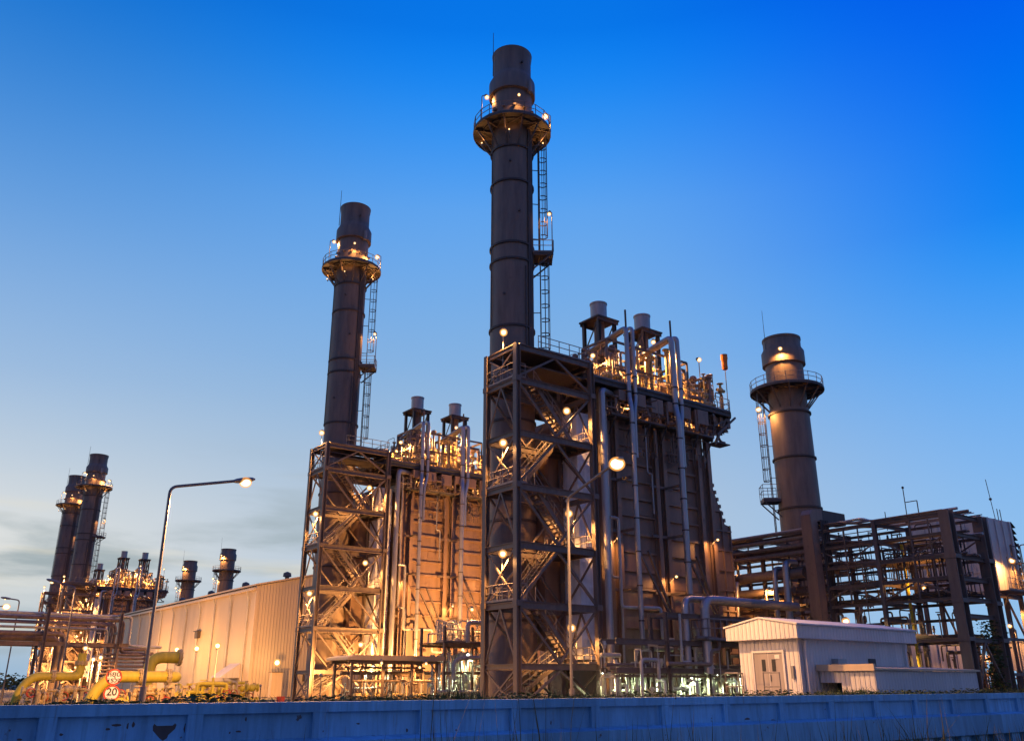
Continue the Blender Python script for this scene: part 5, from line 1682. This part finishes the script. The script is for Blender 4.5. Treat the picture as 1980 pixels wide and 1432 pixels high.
def ramp(fac, stops):
    n = N('ShaderNodeValToRGB'); n.color_ramp.interpolation = 'B_SPLINE'
    e = n.color_ramp.elements
    while len(e) > 2: e.remove(e[-1])
    e[0].position = stops[0][0]/60; e[0].color = srgb(*stops[0][1])
    e[1].position = stops[-1][0]/60; e[1].color = srgb(*stops[-1][1])
    for d, c in stops[1:-1]:
        q = e.new(d/60); q.color = srgb(*c)
    K(fac, n.inputs[0])
    return n.outputs[0]


left_sky = ramp(el, [(0, (140, 178, 212)), (3, (188, 200, 206)), (7, (236, 233, 224)), (12, (192, 207, 221)), (17.5, (156, 188, 223)), (26.5, (100, 160, 224)), (36, (22, 123, 212)), (45, (0, 96, 205)), (60, (0, 70, 180))])
mid_sky = ramp(el, [(0, (160, 190, 220)), (8, (186, 202, 218)), (14, (164, 190, 217)), (20, (132, 178, 224)), (30, (92, 164, 240)), (36, (30, 142, 244)), (41, (0, 122, 240)), (60, (0, 70, 190))])
right_sky = ramp(el, [(0, (146, 194, 236)), (8, (138, 189, 238)), (12, (126, 182, 240)), (17.5, (90, 167, 244)), (22, (48, 150, 246)), (26, (0, 134, 244)), (36, (0, 97, 240)), (45, (0, 76, 225)), (60, (0, 55, 180))])
back_sky = ramp(el, [(0, (122, 130, 168)), (12, (116, 128, 174)), (30, (92, 116, 180)), (60, (30, 80, 180))])
az = math_('MULTIPLY', math_('ARCTAN2', sp.outputs[0], sp.outputs[1]), 180/math.pi)


def blend(lo, hi, a, b):
    mr = N('ShaderNodeMapRange'); mr.interpolation_type = 'SMOOTHSTEP'
    K(az, mr.inputs[0]); mr.inputs[1].default_value = lo; mr.inputs[2].default_value = hi
    mx = N('ShaderNodeMix'); mx.data_type = 'RGBA'; K(mr.outputs[0], mx.inputs[0]); K(a, mx.inputs[6]); K(b, mx.inputs[7])
    return mx.outputs[2]


sk = blend(-130, -60, back_sky, blend(-36, -2, left_sky, mid_sky))
sk = blend(4, 36, sk, right_sky)
sk = blend(48, 95, sk, back_sky)
side = sk
SD = (math.sin(R(-36)), math.cos(R(-36)))                               # towards the afterglow, left of the picture
hl = math_('MAXIMUM', math_('SQRT', math_('ADD', math_('MULTIPLY', sp.outputs[0], sp.outputs[0]), math_('MULTIPLY', sp.outputs[1], sp.outputs[1]))), .001)
ca = math_('DIVIDE', math_('ADD', math_('MULTIPLY', sp.outputs[0], SD[0]), math_('MULTIPLY', sp.outputs[1], SD[1])), hl)
# thin clouds low on the glow side
mp = N('ShaderNodeMapping'); mp.inputs['Scale'].default_value = (2.2, 2.2, 13); mp.inputs['Location'].default_value = (.7, 0, .3); K(nrm.outputs[0], mp.inputs[0])
nz = N('ShaderNodeTexNoise'); nz.inputs['Scale'].default_value = 1.5; nz.inputs['Detail'].default_value = 7; nz.inputs['Roughness'].default_value = .52; nz.inputs['Distortion'].default_value = .25
K(mp.outputs[0], nz.inputs['Vector'])
cr = N('ShaderNodeMapRange'); cr.interpolation_type = 'SMOOTHSTEP'; K(nz.outputs['Fac'], cr.inputs[0]); cr.inputs[1].default_value = .47; cr.inputs[2].default_value = .66
low = N('ShaderNodeMapRange'); low.interpolation_type = 'SMOOTHSTEP'; K(el, low.inputs[0]); low.inputs[1].default_value = .26; low.inputs[2].default_value = .10
m2 = N('ShaderNodeMapRange'); m2.interpolation_type = 'SMOOTHSTEP'; K(ca, m2.inputs[0]); m2.inputs[1].default_value = .76; m2.inputs[2].default_value = .95
cm = math_('MULTIPLY', math_('MULTIPLY', cr.outputs[0], low.outputs[0]), m2.outputs[0])
cm = math_('MULTIPLY', cm, .85)
cl = N('ShaderNodeMix'); cl.data_type = 'RGBA'; K(cm, cl.inputs[0]); K(side, cl.inputs[6]); cl.inputs[7].default_value = srgb(150, 166, 172)
# warm break in the cloud
mp2 = N('ShaderNodeMapping'); mp2.inputs['Scale'].default_value = (2.0, 2.0, 15); mp2.inputs['Location'].default_value = (3.1, 1, 2.2); K(nrm.outputs[0], mp2.inputs[0])
nz2 = N('ShaderNodeTexNoise'); nz2.inputs['Scale'].default_value = 1.4; nz2.inputs['Detail'].default_value = 5; K(mp2.outputs[0], nz2.inputs['Vector'])
cr2 = N('ShaderNodeMapRange'); cr2.interpolation_type = 'SMOOTHSTEP'; K(nz2.outputs['Fac'], cr2.inputs[0]); cr2.inputs[1].default_value = .5; cr2.inputs[2].default_value = .7
wm = math_('MULTIPLY', math_('MULTIPLY', math_('MULTIPLY', cr2.outputs[0], low.outputs[0]), m2.outputs[0]), .7)
cw = N('ShaderNodeMix'); cw.data_type = 'RGBA'; K(wm, cw.inputs[0]); K(cl.outputs[2], cw.inputs[6]); cw.inputs[7].default_value = srgb(238, 226, 196)
SUN_AZ = R(-58); SUN_EL = R(3)
sky = N('ShaderNodeTexSky'); sky.sky_type = 'NISHITA'; sky.sun_disc = False; sky.sun_elevation = SUN_EL; sky.sun_rotation = SUN_AZ
add = N('ShaderNodeMix'); add.data_type = 'RGBA'; add.blend_type = 'ADD'; add.inputs[0].default_value = .0008
K(cw.outputs[2], add.inputs[6]); K(sky.outputs[0], add.inputs[7])
K(add.outputs[2], bg.inputs[0]); bg.inputs[1].default_value = 1.0

sd = bpy.data.lights.new('sun', 'SUN'); sd.energy = .12; sd.angle = R(12); sd.color = (1, .82, .66)
so = bpy.data.objects.new('sun', sd); COL.objects.link(so)
v = Vector((math.sin(SUN_AZ)*math.cos(SUN_EL), math.cos(SUN_AZ)*math.cos(SUN_EL), math.sin(SUN_EL)))
so.rotation_euler = v.to_track_quat('Z', 'Y').to_euler()

cd = bpy.data.cameras.new('camera'); cd.sensor_width = 36; cd.lens = 36*1685/1980; cd.clip_end = 6000; cd.clip_start = .1
co = bpy.data.objects.new('camera', cd); COL.objects.link(co)
co.location = (0, 0, 1.7); co.rotation_euler = (R(90+19.75), 0, 0)
S.camera = co

S.render.engine = 'CYCLES'
S.view_settings.view_transform = 'Standard'; S.view_settings.look = 'None'
S.view_settings.exposure = 0; S.view_settings.gamma = 1
c = S.cycles
c.use_denoising = True
try: c.denoiser = 'OPENIMAGEDENOISE'
except Exception: pass
c.max_bounces = 5; c.diffuse_bounces = 3; c.glossy_bounces = 3; c.transmission_bounces = 2
c.sample_clamp_indirect = 4; c.sample_clamp_direct = 0
c.use_adaptive_sampling = True; c.adaptive_threshold = .015
c.use_light_tree = True
S.render.resolution_x = 1024; S.render.resolution_y = 740
